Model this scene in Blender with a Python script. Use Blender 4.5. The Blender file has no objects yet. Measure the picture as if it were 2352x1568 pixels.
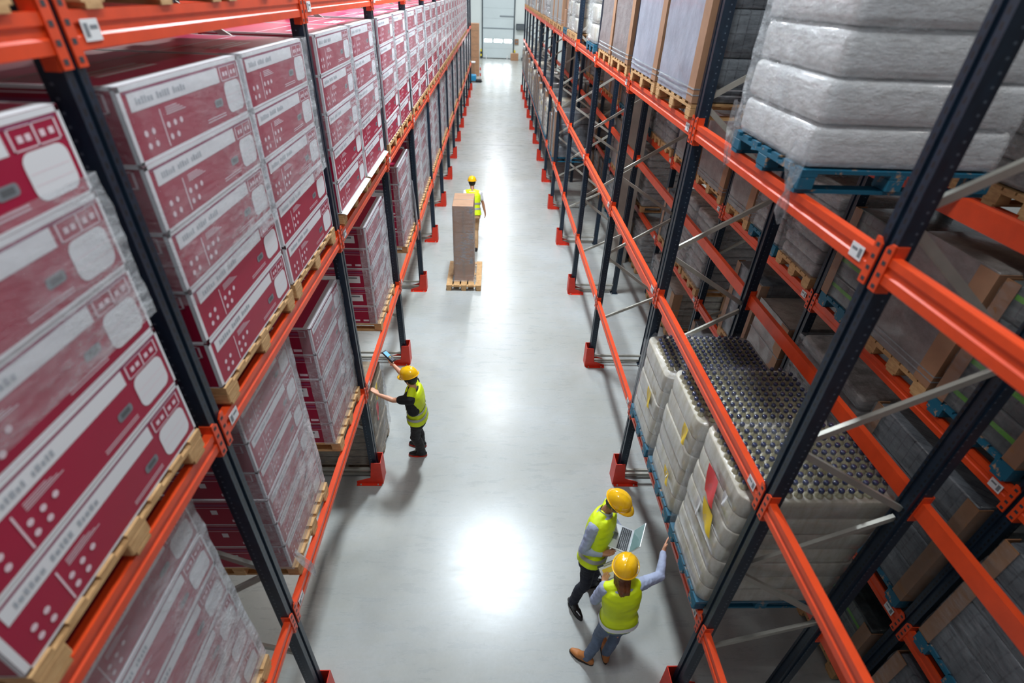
import bpy, bmesh, math, random
from mathutils import Vector, Matrix, noise
PI = math.pi
random.seed(7)
sc = bpy.context.scene
COL = sc.collection
XL, XR, Y0, BAY = -1.5666, 1.8576, 2.1916, 2.8
ZR = [1.3606, 3.0714, 4.8408]
ZL = [1.5996, 3.674, 5.687]
ORD = "zeroth first second third fourth fifth sixth seventh eighth ninth tenth eleventh twelfth thirteenth fourteenth fifteenth sixteenth seventeenth eighteenth nineteenth twentieth".split()
yj = lambda j: Y0 + BAY * j

# ------------------------------------------------------------ materials
def lin(c):
    return tuple((x / 12.92 if x <= .04045 else ((x + .055) / 1.055) ** 2.4) for x in c)
def rgb(r, g, b):
    return lin((r / 255, g / 255, b / 255)) + (1,)
class NT:
    def __init__(s, name):
        s.m = bpy.data.materials.new(name); s.m.use_nodes = True
        s.t = s.m.node_tree; s.t.nodes.clear()
        s.out = s.n('ShaderNodeOutputMaterial')
    def n(s, kind, **kw):
        x = s.t.nodes.new(kind)
        for k, v in kw.items():
            if k in x.inputs: x.inputs[k].default_value = v
            else: setattr(x, k, v)
        return x
    def l(s, a, b): s.t.links.new(a, b)
    def bsdf(s, col, rough=.5, metal=0, **kw):
        b = s.n('ShaderNodeBsdfPrincipled')
        b.inputs['Base Color'].default_value = col
        b.inputs['Roughness'].default_value = rough
        b.inputs['Metallic'].default_value = metal
        for k, v in kw.items(): b.inputs[k].default_value = v
        return b
    def coords(s, scale=(1, 1, 1), space='Object'):
        tc = s.n('ShaderNodeTexCoord'); mp = s.n('ShaderNodeMapping')
        mp.inputs['Scale'].default_value = scale
        s.l(tc.outputs[space], mp.inputs['Vector']); return mp.outputs['Vector']
    def noise(s, vec, scale, detail=3, rough=.5, lo=.3, hi=.7):
        t = s.n('ShaderNodeTexNoise'); t.inputs['Scale'].default_value = scale
        t.inputs['Detail'].default_value = detail; t.inputs['Roughness'].default_value = rough
        if vec: s.l(vec, t.inputs['Vector'])
        r = s.n('ShaderNodeMapRange'); r.inputs['From Min'].default_value = lo; r.inputs['From Max'].default_value = hi
        s.l(t.outputs['Fac'], r.inputs['Value']); return r.outputs['Result']
    def mix(s, fac, a, b):
        m = s.n('ShaderNodeMix', data_type='RGBA')
        if isinstance(fac, float): m.inputs['Factor'].default_value = fac
        else: s.l(fac, m.inputs['Factor'])
        for k, c in ((6, a), (7, b)):
            if isinstance(c, tuple): m.inputs[k].default_value = c
            else: s.l(c, m.inputs[k])
        return m.outputs[2]
    def math(s, op, a, b=None):
        m = s.n('ShaderNodeMath', operation=op)
        for k, c in ((0, a), (1, b)):
            if c is None: continue
            if isinstance(c, (int, float)): m.inputs[k].default_value = c
            else: s.l(c, m.inputs[k])
        return m.outputs[0]
    def bump(s, h, b, strength=.3, dist=.01):
        x = s.n('ShaderNodeBump'); x.inputs['Strength'].default_value = strength; x.inputs['Distance'].default_value = dist
        s.l(h, x.inputs['Height']); s.l(x.outputs['Normal'], b.inputs['Normal'])
    def end(s, sh):
        s.l(sh if not hasattr(sh, 'outputs') else sh.outputs[0], s.out.inputs['Surface']); return s.m

def plain(name, col, rough=.5, metal=0, var=.0, scale=8, bump=0, stretch=(1, 1, 1), **kw):
    t = NT(name); b = t.bsdf(col, rough, metal, **kw)
    if var or bump:
        v = t.coords(stretch); nz = t.noise(v, scale, 4, .6)
        if var:
            d = tuple(c * (1 - var) for c in col[:3]) + (1,); u = tuple(min(1, c * (1 + var * .6)) for c in col[:3]) + (1,)
            t.l(t.mix(nz, d, u), b.inputs['Base Color'])
        if bump: t.bump(nz, b, bump, .01)
    return t.end(b)

M = {}
M['orange'] = plain('orange_enamel', rgb(226, 74, 30), .38, var=.12, scale=6)
M['guard'] = plain('red_orange_guard', rgb(216, 50, 26), .45, var=.12, scale=9)
M['galv'] = plain('galvanised_steel', rgb(176, 174, 164), .42, .35, var=.15, scale=5)
M['white'] = plain('white_paper', rgb(225, 228, 230), .6)
M['paper_grey'] = plain('grey_print', rgb(120, 126, 132), .6)
M['ink'] = plain('dark_ink', rgb(46, 50, 56), .6)
M['black'] = plain('black_rubber', rgb(22, 22, 24), .6)
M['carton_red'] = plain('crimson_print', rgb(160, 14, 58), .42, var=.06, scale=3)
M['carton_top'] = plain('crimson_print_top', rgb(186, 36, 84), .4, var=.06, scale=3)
M['carton_white'] = plain('carton_white_print', rgb(222, 224, 228), .45)
M['carton_pale'] = plain('carton_pale_print', rgb(228, 205, 214), .5)
M['carton_purple'] = plain('carton_mauve_print', rgb(140, 60, 98), .5)
M['kraft'] = plain('kraft_cardboard', rgb(168, 128, 98), .65, var=.12, scale=6)
M['kraft_dark'] = plain('kraft_cardboard_brown', rgb(150, 108, 74), .65, var=.15, scale=4)
M['tape'] = plain('packing_tape', rgb(150, 120, 95), .3)
def wood(name, c1, c2, rough=.7):
    t = NT(name); b = t.bsdf(c1, rough)
    v = t.coords((3, 3, 14)); nz = t.noise(v, 3, 5, .65)
    info = t.n('ShaderNodeObjectInfo')
    t.l(t.mix(nz, c1, c2), b.inputs['Base Color']); t.bump(nz, b, .25, .004); return t.end(b)
M['wood'] = wood('pallet_wood', rgb(216, 176, 124), rgb(176, 132, 84))
M['wood_old'] = wood('weathered_pallet_wood', rgb(178, 160, 136), rgb(128, 110, 90))
def blue_wood():
    t = NT('blue_painted_wood'); b = t.bsdf(rgb(20, 96, 122), .6)
    v = t.coords((1, 1, 1)); nz = t.noise(v, 14, 5, .7, .58, .66)
    t.l(t.mix(nz, rgb(18, 98, 126), rgb(190, 150, 110)), b.inputs['Base Color']); return t.end(b)
M['bluewood'] = blue_wood()
def navy(name, holes):
    t = NT(name); b = t.bsdf(rgb(14, 30, 46), .4)
    tc = t.n('ShaderNodeTexCoord'); sp = t.n('ShaderNodeSeparateXYZ'); t.l(tc.outputs['Object'], sp.inputs[0])
    X, Y, Z = sp.outputs
    nz = t.noise(t.coords((4, 4, 2)), 5, 4, .6)
    base = t.mix(nz, rgb(11, 26, 42), rgb(22, 42, 60))
    if holes:
        # slotted holes: two columns on the aisle face, one column of round dots on the side faces
        zz = t.math('ABSOLUTE', t.math('SUBTRACT', t.math('FRACT', t.math('MULTIPLY', Z, 20.)), .5))
        zh = t.math('LESS_THAN', zz, .26)
        yy = t.math('ABSOLUTE', t.math('SUBTRACT', t.math('ABSOLUTE', Y), .034))
        yh = t.math('LESS_THAN', yy, .0065)
        geo = t.n('ShaderNodeNewGeometry'); vt = t.n('ShaderNodeVectorTransform', vector_type='NORMAL', convert_from='WORLD', convert_to='OBJECT')
        t.l(geo.outputs['True Normal'], vt.inputs[0]); sn = t.n('ShaderNodeSeparateXYZ'); t.l(vt.outputs[0], sn.inputs[0])
        fx = t.math('GREATER_THAN', t.math('ABSOLUTE', sn.outputs[0]), .7)
        fy = t.math('GREATER_THAN', t.math('ABSOLUTE', sn.outputs[1]), .7)
        h1 = t.math('MULTIPLY', t.math('MULTIPLY', zh, yh), fx)
        zs = t.math('LESS_THAN', zz, .1)
        xs = t.math('LESS_THAN', t.math('ABSOLUTE', t.math('SUBTRACT', t.math('ABSOLUTE', X), .062)), .006)
        h2 = t.math('MULTIPLY', t.math('MULTIPLY', zs, xs), fy)
        base = t.mix(h1, base, rgb(6, 10, 14)); base = t.mix(h2, base, rgb(84, 96, 108))
    t.l(base, b.inputs['Base Color']); return t.end(b)
M['navy'] = navy('navy_enamel_perforated', True)
M['navy_plain'] = navy('navy_enamel', False)
def floor_mat():
    t = NT('polished_concrete'); b = t.bsdf(rgb(172, 178, 178), .3, **{'Specular IOR Level': .55})
    v = t.coords((1, 1, 1))
    big = t.noise(v, .45, 5, .6, .3, .72)
    cross = t.noise(t.coords((1.2, 5.5, 1)), 1.6, 6, .72, .32, .7)
    fine = t.noise(v, 26, 5, .7, .3, .75)
    c = t.mix(big, rgb(156, 158, 152), rgb(190, 197, 200))
    c = t.mix(t.math('MULTIPLY', cross, .5), c, rgb(172, 172, 162))
    c = t.mix(t.math('MULTIPLY', fine, .22), c, rgb(136, 136, 130))
    # dark blotches and worn patches
    bl = t.noise(v, 2.3, 6, .75, .6, .8)
    c = t.mix(t.math('MULTIPLY', bl, .5), c, rgb(126, 124, 114))
    t.l(c, b.inputs['Base Color'])
    r = t.n('ShaderNodeMapRange'); r.inputs['To Min'].default_value = .25; r.inputs['To Max'].default_value = .33
    t.l(cross, r.inputs['Value']); t.l(r.outputs['Result'], b.inputs['Roughness'])
    t.bump(cross, b, .025, .003)
    return t.end(b)
M['floor'] = floor_mat()
M['joint'] = plain('floor_joint_filler', rgb(132, 132, 126), .7)
M['wallp'] = plain('pale_wall_panel', rgb(222, 232, 232), .6, var=.03, scale=.5)
M['concrete'] = plain('grey_precast_concrete', rgb(178, 172, 162), .75, var=.18, scale=2.5)
def film_mat(name, base=.1, amt=.5, scale=(3, 3, 9), tint=(0.8, .84, .88, 1)):
    t = NT(name)
    tr = t.n('ShaderNodeBsdfTransparent'); tr.inputs[0].default_value = (.97, .97, .98, 1)
    b = t.bsdf(tint, .13, **{'Specular IOR Level': .8})
    v = t.coords(scale); w = t.noise(v, 2.2, 6, .7, .35, .75); w2 = t.noise(t.coords((1.3, 1.3, 1)), 1.1, 2, .5, .35, .7)
    k = t.n('ShaderNodeMapRange'); k.inputs['To Min'].default_value = base; k.inputs['To Max'].default_value = base + amt
    t.l(t.math('MULTIPLY', w, w2), k.inputs['Value'])
    t.bump(w, b, 1.0, .035)
    m = t.n('ShaderNodeMixShader'); t.l(k.outputs['Result'], m.inputs[0]); t.l(tr.outputs[0], m.inputs[1]); t.l(b.outputs[0], m.inputs[2])
    return t.end(m)
M['film'] = film_mat('stretch_film', .15, .6)
M['film_heavy'] = film_mat('heavy_stretch_film', .24, .75, (3, 3, 5), (.86, .9, .94, 1))
M['film_loose'] = film_mat('loose_film', .25, .4, (7, 7, 7))
M['film_clear'] = film_mat('clear_shrink_film', .06, .35)
M['film_white'] = film_mat('bunched_film', .45, .4, (9, 9, 9))

# ------------------------------------------------------------ mesh builder
class MB:
    def __init__(s, sx=1): s.v, s.f, s.m, s.sx, s.mats = [], [], [], sx, []
    def mi(s, mat):
        if mat not in s.mats: s.mats.append(mat)
        return s.mats.index(mat)
    def poly(s, pts, mat):
        i = len(s.v); s.v += [(p[0] * s.sx, p[1], p[2]) for p in pts]
        s.f.append(tuple(range(i, i + len(pts)))); s.m.append(s.mi(mat))
    def raw(s, vs, fs, mat):
        i = len(s.v); s.v += [(p[0] * s.sx, p[1], p[2]) for p in vs]
        k = s.mi(mat)
        for f in fs: s.f.append(tuple(i + a for a in f)); s.m.append(k)
    def box(s, x0, x1, y0, y1, z0, z1, mat):
        s.raw([(x0, y0, z0), (x1, y0, z0), (x1, y1, z0), (x0, y1, z0), (x0, y0, z1), (x1, y0, z1), (x1, y1, z1), (x0, y1, z1)],
              [(3, 2, 1, 0), (4, 5, 6, 7), (0, 1, 5, 4), (1, 2, 6, 5), (2, 3, 7, 6), (3, 0, 4, 7)], mat)
    def rbox(s, x0, x1, y0, y1, z0, z1, mat, r=.01, seg=2, bulge=0):
        bm = bmesh.new(); bmesh.ops.create_cube(bm, size=1)
        for v in bm.verts:
            v.co = Vector(((x0 + x1) / 2 + v.co.x * (x1 - x0), (y0 + y1) / 2 + v.co.y * (y1 - y0), (z0 + z1) / 2 + v.co.z * (z1 - z0)))
        bmesh.ops.bevel(bm, geom=bm.edges[:], offset=r, segments=seg, profile=.5, affect='EDGES')
        s.bm(bm, mat)
    def bm(s, bm, mat):
        bm.verts.index_update()
        s.raw([v.co[:] for v in bm.verts], [tuple(v.index for v in f.verts) for f in bm.faces], mat); bm.free()
    def prism(s, pts, axis, lo, hi, mat):
        n = len(pts)
        def P(p, h):
            return {'x': (h, p[0], p[1]), 'y': (p[0], h, p[1]), 'z': (p[0], p[1], h)}[axis]
        vs = [P(p, lo) for p in pts] + [P(p, hi) for p in pts]
        fs = [tuple(range(n))[::-1], tuple(range(n, 2 * n))] + [(i, (i + 1) % n, n + (i + 1) % n, n + i) for i in range(n)]
        s.raw(vs, fs, mat)
    def bar(s, p, q, w, h, mat, up=(0, 1, 0)):
        p, q, up = Vector(p), Vector(q), Vector(up); d = (q - p).normalized()
        a = d.cross(up).normalized() * w / 2; b = up.normalized() * h / 2
        vs = [c + e for c in (p, q) for e in (-a - b, a - b, a + b, -a + b)]
        s.raw([tuple(x) for x in vs], [(0, 1, 2, 3), (7, 6, 5, 4), (0, 4, 5, 1), (1, 5, 6, 2), (2, 6, 7, 3), (3, 7, 4, 0)], mat)
    def tube(s, pts, r, mat, n=8, cap=True):
        pts = [Vector(p) for p in pts]; rs = r if isinstance(r, (list, tuple)) else [r] * len(pts)
        vs, fs = [], []
        for i, p in enumerate(pts):
            d = (pts[min(i + 1, len(pts) - 1)] - pts[max(i - 1, 0)]).normalized()
            a = d.cross(Vector((0, 0, 1)) if abs(d.z) < .9 else Vector((1, 0, 0))).normalized(); b = d.cross(a)
            vs += [tuple(p + (a * math.cos(2 * PI * k / n) + b * math.sin(2 * PI * k / n)) * rs[i]) for k in range(n)]
        for i in range(len(pts) - 1):
            for k in range(n): fs.append((i * n + k, i * n + (k + 1) % n, (i + 1) * n + (k + 1) % n, (i + 1) * n + k))
        if cap: fs += [tuple(range(n))[::-1], tuple(range((len(pts) - 1) * n, len(pts) * n))]
        s.raw(vs, fs, mat)
    def lathe(s, prof, mat, n=16, c=(0, 0, 0)):
        vs, fs = [], []
        for r, z in prof: vs += [(c[0] + r * math.cos(2 * PI * k / n), c[1] + r * math.sin(2 * PI * k / n), c[2] + z) for k in range(n)]
        for i in range(len(prof) - 1):
            for k in range(n): fs.append((i * n + k, i * n + (k + 1) % n, (i + 1) * n + (k + 1) % n, (i + 1) * n + k))
        fs += [tuple(range(n))[::-1], tuple(range((len(prof) - 1) * n, len(prof) * n))]
        s.raw(vs, fs, mat)
    def mesh(s, name, smooth=False, recalc=True):
        me = bpy.data.meshes.new(name); me.from_pydata(s.v, [], s.f)
        for m in s.mats: me.materials.append(M[m] if isinstance(m, str) else m)
        me.polygons.foreach_set('material_index', s.m)
        if recalc:
            bm = bmesh.new(); bm.from_mesh(me); bmesh.ops.recalc_face_normals(bm, faces=bm.faces[:]); bm.to_mesh(me); bm.free()
        if smooth: me.polygons.foreach_set('use_smooth', [True] * len(me.polygons))
        me.update(); return me

def ob(name, mesh=None, parent=None, loc=(0, 0, 0), rz=0, label=None):
    o = bpy.data.objects.new(name, mesh); COL.objects.link(o)
    o.location = loc
    if rz: o.rotation_euler = (0, 0, rz)
    if parent is not None: o.parent = parent
    if label: o['label'] = label
    return o
def tag(o, label, cat, group=None, kind=None):
    o['label'] = label; o['category'] = cat
    if group: o['group'] = group
    if kind: o['kind'] = kind
    return o
def struct(name, mesh, label=None, parent=None):
    o = ob(name, mesh, parent); o['kind'] = 'structure'
    o['label'] = label or name.replace('_', ' '); o['category'] = name.split('_')[0]
    return o
def thing(name, label, cat, loc=(0, 0, 0), rz=0, group=None, mesh=None):
    return tag(ob(name, mesh, None, loc, rz), label, cat, group)

# ------------------------------------------------------------ camera
def camera():
    f, pi, ya, ro, H = 1176.0, .60494, .0504501, .0430616, 5.879
    cp, sp = math.cos(pi), math.sin(pi)
    fw = Vector((math.sin(ya) * cp, math.cos(ya) * cp, -sp)); rt = Vector((math.cos(ya), -math.sin(ya), 0)); up = rt.cross(fw)
    r2 = math.cos(ro) * rt + math.sin(ro) * up; u2 = -math.sin(ro) * rt + math.cos(ro) * up
    cd = bpy.data.cameras.new('camera'); cd.sensor_width = 36; cd.lens = 18; cd.clip_start = .05; cd.clip_end = 300
    c = bpy.data.objects.new('camera', cd); COL.objects.link(c)
    m = Matrix((r2, u2, -fw)).transposed().to_4x4(); m.translation = (0, 0, H); c.matrix_world = m
    cd.dof.use_dof = True; cd.dof.focus_distance = 7.0; cd.dof.aperture_fstop = .95
    sc.camera = c
camera()

# ------------------------------------------------------------ setting
b = MB(); b.box(-14, 20, -6, 60, -.2, 0, 'floor'); struct('floor', b.mesh('floor'), 'polished pale grey concrete warehouse floor')
b = MB(); b.box(-14, 20, 24.0, 24.03, 0, .002, 'joint'); struct('trim_1', b.mesh('trim_1'), 'pale joint line across the concrete floor')
b = MB(); b.box(-14, 20, 57.75, 58.1, 0, 9, 'wallp'); struct('wall_far', b.mesh('wall_far'), 'pale wall at the far end of the aisle')
# ------------------------------------------------------------ pallet racks
DEPTH = 1.09; HU = 7.2
def upright_mesh(s, mat):
    b = MB(s)
    prof = [(0, -.06), (0, -.016), (.016, -.012), (.016, .012), (0, .016), (0, .06), (.07, .06), (.07, .05), (.1, .05), (.1, .028), (.088, .028), (.088, -.028), (.1, -.028), (.1, -.05), (.07, -.05), (.07, -.06)]
    b.prism(prof, 'z', 0.008, HU, mat); return b.mesh('upright')
ZIG = [(.095, .22, 1), (.95, 1, 0), (1.5, 0, 1), (2.26, 1, 0), (2.95, 0, 1), (3.62, 1, 0), (4.28, 0, 1), (5.05, 1, 0), (5.72, 0, 1), (6.45, 1, 0), (7.05, 0, 1)]
NODES = [(0, .95), (1, 1.5), (0, 2.26), (1, 2.95), (0, 3.6), (1, 4.28), (0, 5.08), (1, 5.72), (0, 6.45), (1, 7.05)]
def brace_pts(k):
    (a, za), (c, zc) = NODES[k], NODES[k + 1]
    xs = {0: .085, 1: DEPTH - .085}
    d = .045 if zc > za else -.045
    return (xs[a], 0, za + d), (xs[c], 0, zc - d)
def add_brace(b, p, q, up=(0, 1, 0)):
    # open channel: web and two lips
    b.bar(p, q, .045, .028, 'galv', up)
RP = {}
for s in (1, -1):
    R = RP[s] = {}
    R['up_n'] = upright_mesh(s, 'navy'); 
    b = MB(s)
    prof = [(0, -.06), (0, .06), (.1, .06), (.1, -.06)]; 
    R['braces'] = []
    for k in range(len(NODES) - 1):
        b = MB(s); add_brace(b, *brace_pts(k)); R['braces'].append(b.mesh('brace'))
    b = MB(s); b.bar((.1, -.01, .2), (DEPTH - .1, -.01, .2), .04, .03, 'galv'); R['braces'].append(b.mesh('brace'))
    b = MB(s); b.bar((.1, .045, .05), (DEPTH - .1, .045, .05), .05, .03, 'galv'); R['braces'].append(b.mesh('brace'))
    b = MB(s); b.box(-.03, .13, -.085, .085, 0, .008, 'navy_plain'); 
    for px, py in ((-.015, -.07), (.115, .07)): b.lathe([(.012, 0), (.012, .016), (.007, .022)], 'galv', 6, (px, py, .008))
    R['base'] = b.mesh('base_plate')
    # merged far version
    b = MB(s)
    for x0 in (0, DEPTH - .1): b.prism([(x0 + px, py) for px, py in prof], 'z', .0, HU, 'navy_plain')
    for k in range(len(NODES) - 1): add_brace(b, *brace_pts(k))
    b.bar((.1, 0, .2), (DEPTH - .1, 0, .2), .04, .03, 'galv'); b.bar((.1, .045, .05), (DEPTH - .1, .045, .05), .05, .03, 'galv')
    R['far'] = b.mesh('upright_frame')
    # foot guard
    b = MB(s)
    for yy in (-.105, .095):
        b.prism([(-.062, 0), (.3, 0), (.3, .05), (.1, .12), (.06, .42), (-.062, .42)], 'y', yy, yy + .008, 'guard')
    b.box(-.07, -.062, -.105, .103, 0, .42, 'guard')
    b.box(-.05, .3, -.145, -.105, 0, .007, 'guard')
    for bx in (.0, .24): b.lathe([(.012, 0), (.012, .012), (.006, .018)], 'galv', 6, (bx, -.128, .007))
    R['guard'] = b.mesh('foot_guard')
    b = MB(s); b.box(-.061, -.032, -.09, .09, 0, .03, 'black'); R['pad'] = b.mesh('rubber_pad')
    # rail
    L = BAY - .124
    b = MB(s)
    pr = [(-.004, -.065), (-.004, -.02), (.004, -.012), (.004, .018), (-.004, .026), (-.004, .065), (.046, .065), (.046, -.065)]
    b.prism(pr, 'y', .0, L, 'orange'); R['rail'] = b.mesh('rail')
    for nm, y0, sg in (('c0', 0, -1), ('c1', L, 1)):
        b = MB(s)
        b.box(.001, .06, *sorted((y0, y0 + sg * -.006)), -.12, .12, 'orange')           # end plate beside the upright
        ya, yb = sorted((y0 - sg * .006, y0 + sg * .046))
        b.prism([(ya, -.115), (yb, -.115), (yb, .1), ((ya + yb) / 2, .125), (ya, .125)] if sg > 0 else [(ya, -.115), (yb, -.115), (yb, .125), ((ya + yb) / 2, .125), (ya, .1)], 'x', -.012, -.003, 'orange')
        for zz in (-.09, -.03, .03, .09): b.lathe([(.007, 0), (.005, .003)], 'navy_plain', 6, (0, 0, 0)) if 0 else b.box(-.0135, -.012, ya + .012, yb - .016, zz - .01, zz + .01, 'ink')
        R[nm] = b.mesh('connector')
    b = MB(s); b.box(-.0085, -.0062, .05, .15, -.038, .035, 'white'); b.box(-.009, -.0085, .06, .085, -.025, .022, 'paper_grey'); b.box(-.009, -.0085, .095, .14, .0, .015, 'paper_grey'); R['label'] = b.mesh('location_label')
    b = MB(s); b.box(-.004, .046, 0, L, -.065, .065, 'orange')
    for y0, sg in ((0, -1), (L, 1)): b.box(-.012, -.002, *sorted((y0, y0 + sg * .045)), -.12, .12, 'guard')
    b.box(-.0085, -.0045, .05, .15, -.038, .035, 'white'); R['rail_far'] = b.mesh('rack_rail')
    b = MB(s); b.box(0, .046, 0, L, -.065, .065, 'orange'); b.box(.046, .05, 0, L, -.065, -.02, 'orange'); b.box(.046, .05, 0, L, .026, .065, 'orange')
    R['rail_rear'] = b.mesh('rack_rail')

def rack_frame(s, x, j, near, label, group, guard=None):
    R = RP[s]; y = yj(j)
    if near:
        t = thing('upright_frame', label, 'rack frame', (x, y, 0), 0, group)
        ob('upright', R['up_n'], t)
        o = ob('upright', R['up_n'], t, (s * DEPTH, 0, 0)); o.scale = (-1, 1, 1)
        for m in R['braces']: ob('brace', m, t)
        ob('base_plate', R['base'], t); ob('base_plate', R['base'], t, (s * (DEPTH - .1), 0, 0))
    else:
        t = thing('upright_frame', label, 'rack frame', (x, y, 0), 0, group, R['far'])
    if guard:
        g = thing('foot_guard', guard, 'foot guard', (x, y, 0), 0, group + ' foot guards', R['guard'])
        if near: ob('rubber_pad', R['pad'], g, (-s * .0, 0, 0), label='black rubber pad')
def rack_rail(s, x, j, z, near, label, group, rear=False):
    R = RP[s]; y = yj(j) + .062
    if rear:   # the rear rail faces the other way
        t = thing('rack_rail', label, 'rack beam', (x + s * (DEPTH - .045), y, z), 0, group, R['rail_rear'])
        t['kind'] = 'thing'
        if near:
            for k in ('c0', 'c1'):
                c = ob('connector', R[k], t, (s * .045, 0, 0)); c.scale = (-1, 1, 1)
        return t
    if near:
        t = thing('rack_rail', label, 'rack beam', (x, y, z), 0, group)
        ob('rail', R['rail'], t); ob('connector', R['c0'], t); ob('connector', R['c1'], t); ob('location_label', R['label'], t, label='white location label')
    else:
        t = thing('rack_rail', label, 'rack beam', (x, y, z), 0, group, R['rail_far'])
    t['kind'] = 'thing'
    return t
LEV = ['lowest', 'middle', 'topmost']
XB = 3.66            # front of the rack standing back to back behind the right one
ZB = [1.36, 3.05, 4.62]
XBL = XL - DEPTH - .25 - DEPTH   # aisle side of the rack behind the left one
def rack(s, x, zs, j0, j1, name, near_to, guards, rear=True):
    for j in range(j0, j1 + 1):
        n = ORD[j - j0 + 1]
        rack_frame(s, x, j, j <= near_to, f'dark blue perforated upright frame, {n} from the camera, {name}', f'upright frames of the {name}',
                   f'red steel foot guard on floor at {n} upright of {name}' if guards else None)
        if j == j1: break
        for k, z in enumerate(zs):
            rack_rail(s, x, j, z, j <= near_to, f'orange front beam, {LEV[k]} level, {n} bay of {name}', f'front beams of the {name}')
            if rear: rack_rail(s, x, j, z, j <= 2, f'orange rear beam, {LEV[k]} level, {n} bay of {name}', f'rear beams of the {name}', True)
rack(-1, XL, ZL, -1, 13, 'left rack', 5, True)
rack(1, XR, ZR, -1, 13, 'right rack', 5, True)
rack(1, XB, ZB, -1, 10, 'second right rack', 2, False)
# ------------------------------------------------------------ pallets
def pallet_meshes(w, d, wd, s):
    """w along the aisle (y), d into the rack (x); nine blocks, boards on top, three skids below; height .144"""
    R = {}
    b = MB(s); n = 7
    for k in range(n):
        y = (w - .1) * k / (n - 1); b.box(0, d, y, y + .1, .122, .144, wd)
    for x in (.0, d / 2 - .05, d - .1): b.box(x, x + .1, 0, w, .1, .1215, wd)
    R['deck'] = b.mesh('deck')
    R['blocks'] = []
    for x in (.0, d / 2 - .05, d - .1):
        for y in (0, w / 2 - .07, w - .14):
            b = MB(s); b.rbox(x, x + .1, y, y + .14, .023, .0995, wd, .006, 1); R['blocks'].append(b.mesh('block'))
    R['skids'] = []
    for y in (0.02, w / 2 - .05, w - .12):
        b = MB(s); b.box(0, d, y, y + .1, 0, .0225, wd); R['skids'].append(b.mesh('skid'))
    b = MB(s)
    for k in range(n):
        y = (w - .1) * k / (n - 1); b.box(0, d, y, y + .1, .122, .144, wd)
    for x in (.0, d / 2 - .05, d - .1):
        b.box(x, x + .1, 0, w, .1, .122, wd)
        for y in (0, w / 2 - .07, w - .14): b.box(x, x + .1, y, y + .14, .022, .1, wd)
    for y in (0.02, w / 2 - .05, w - .12): b.box(0, d, y, y + .1, 0, .022, wd)
    R['far'] = b.mesh('pallet'); return R
PAL = {}
def pallet(s, x, y, z, w, d, wd, near, label, group, rz=0):
    k = (s, w, d, wd)
    if k not in PAL: PAL[k] = pallet_meshes(w, d, wd, s)
    R = PAL[k]
    if not near: return thing('pallet', label, 'pallet', (x, y, z), rz, group, R['far'])
    t = thing('pallet', label, 'pallet', (x, y, z), rz, group)
    ob('deck', R['deck'], t)
    for m in R['blocks']: ob('block', m, t)
    for m in R['skids']: ob('skid', m, t)
    return t

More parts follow.
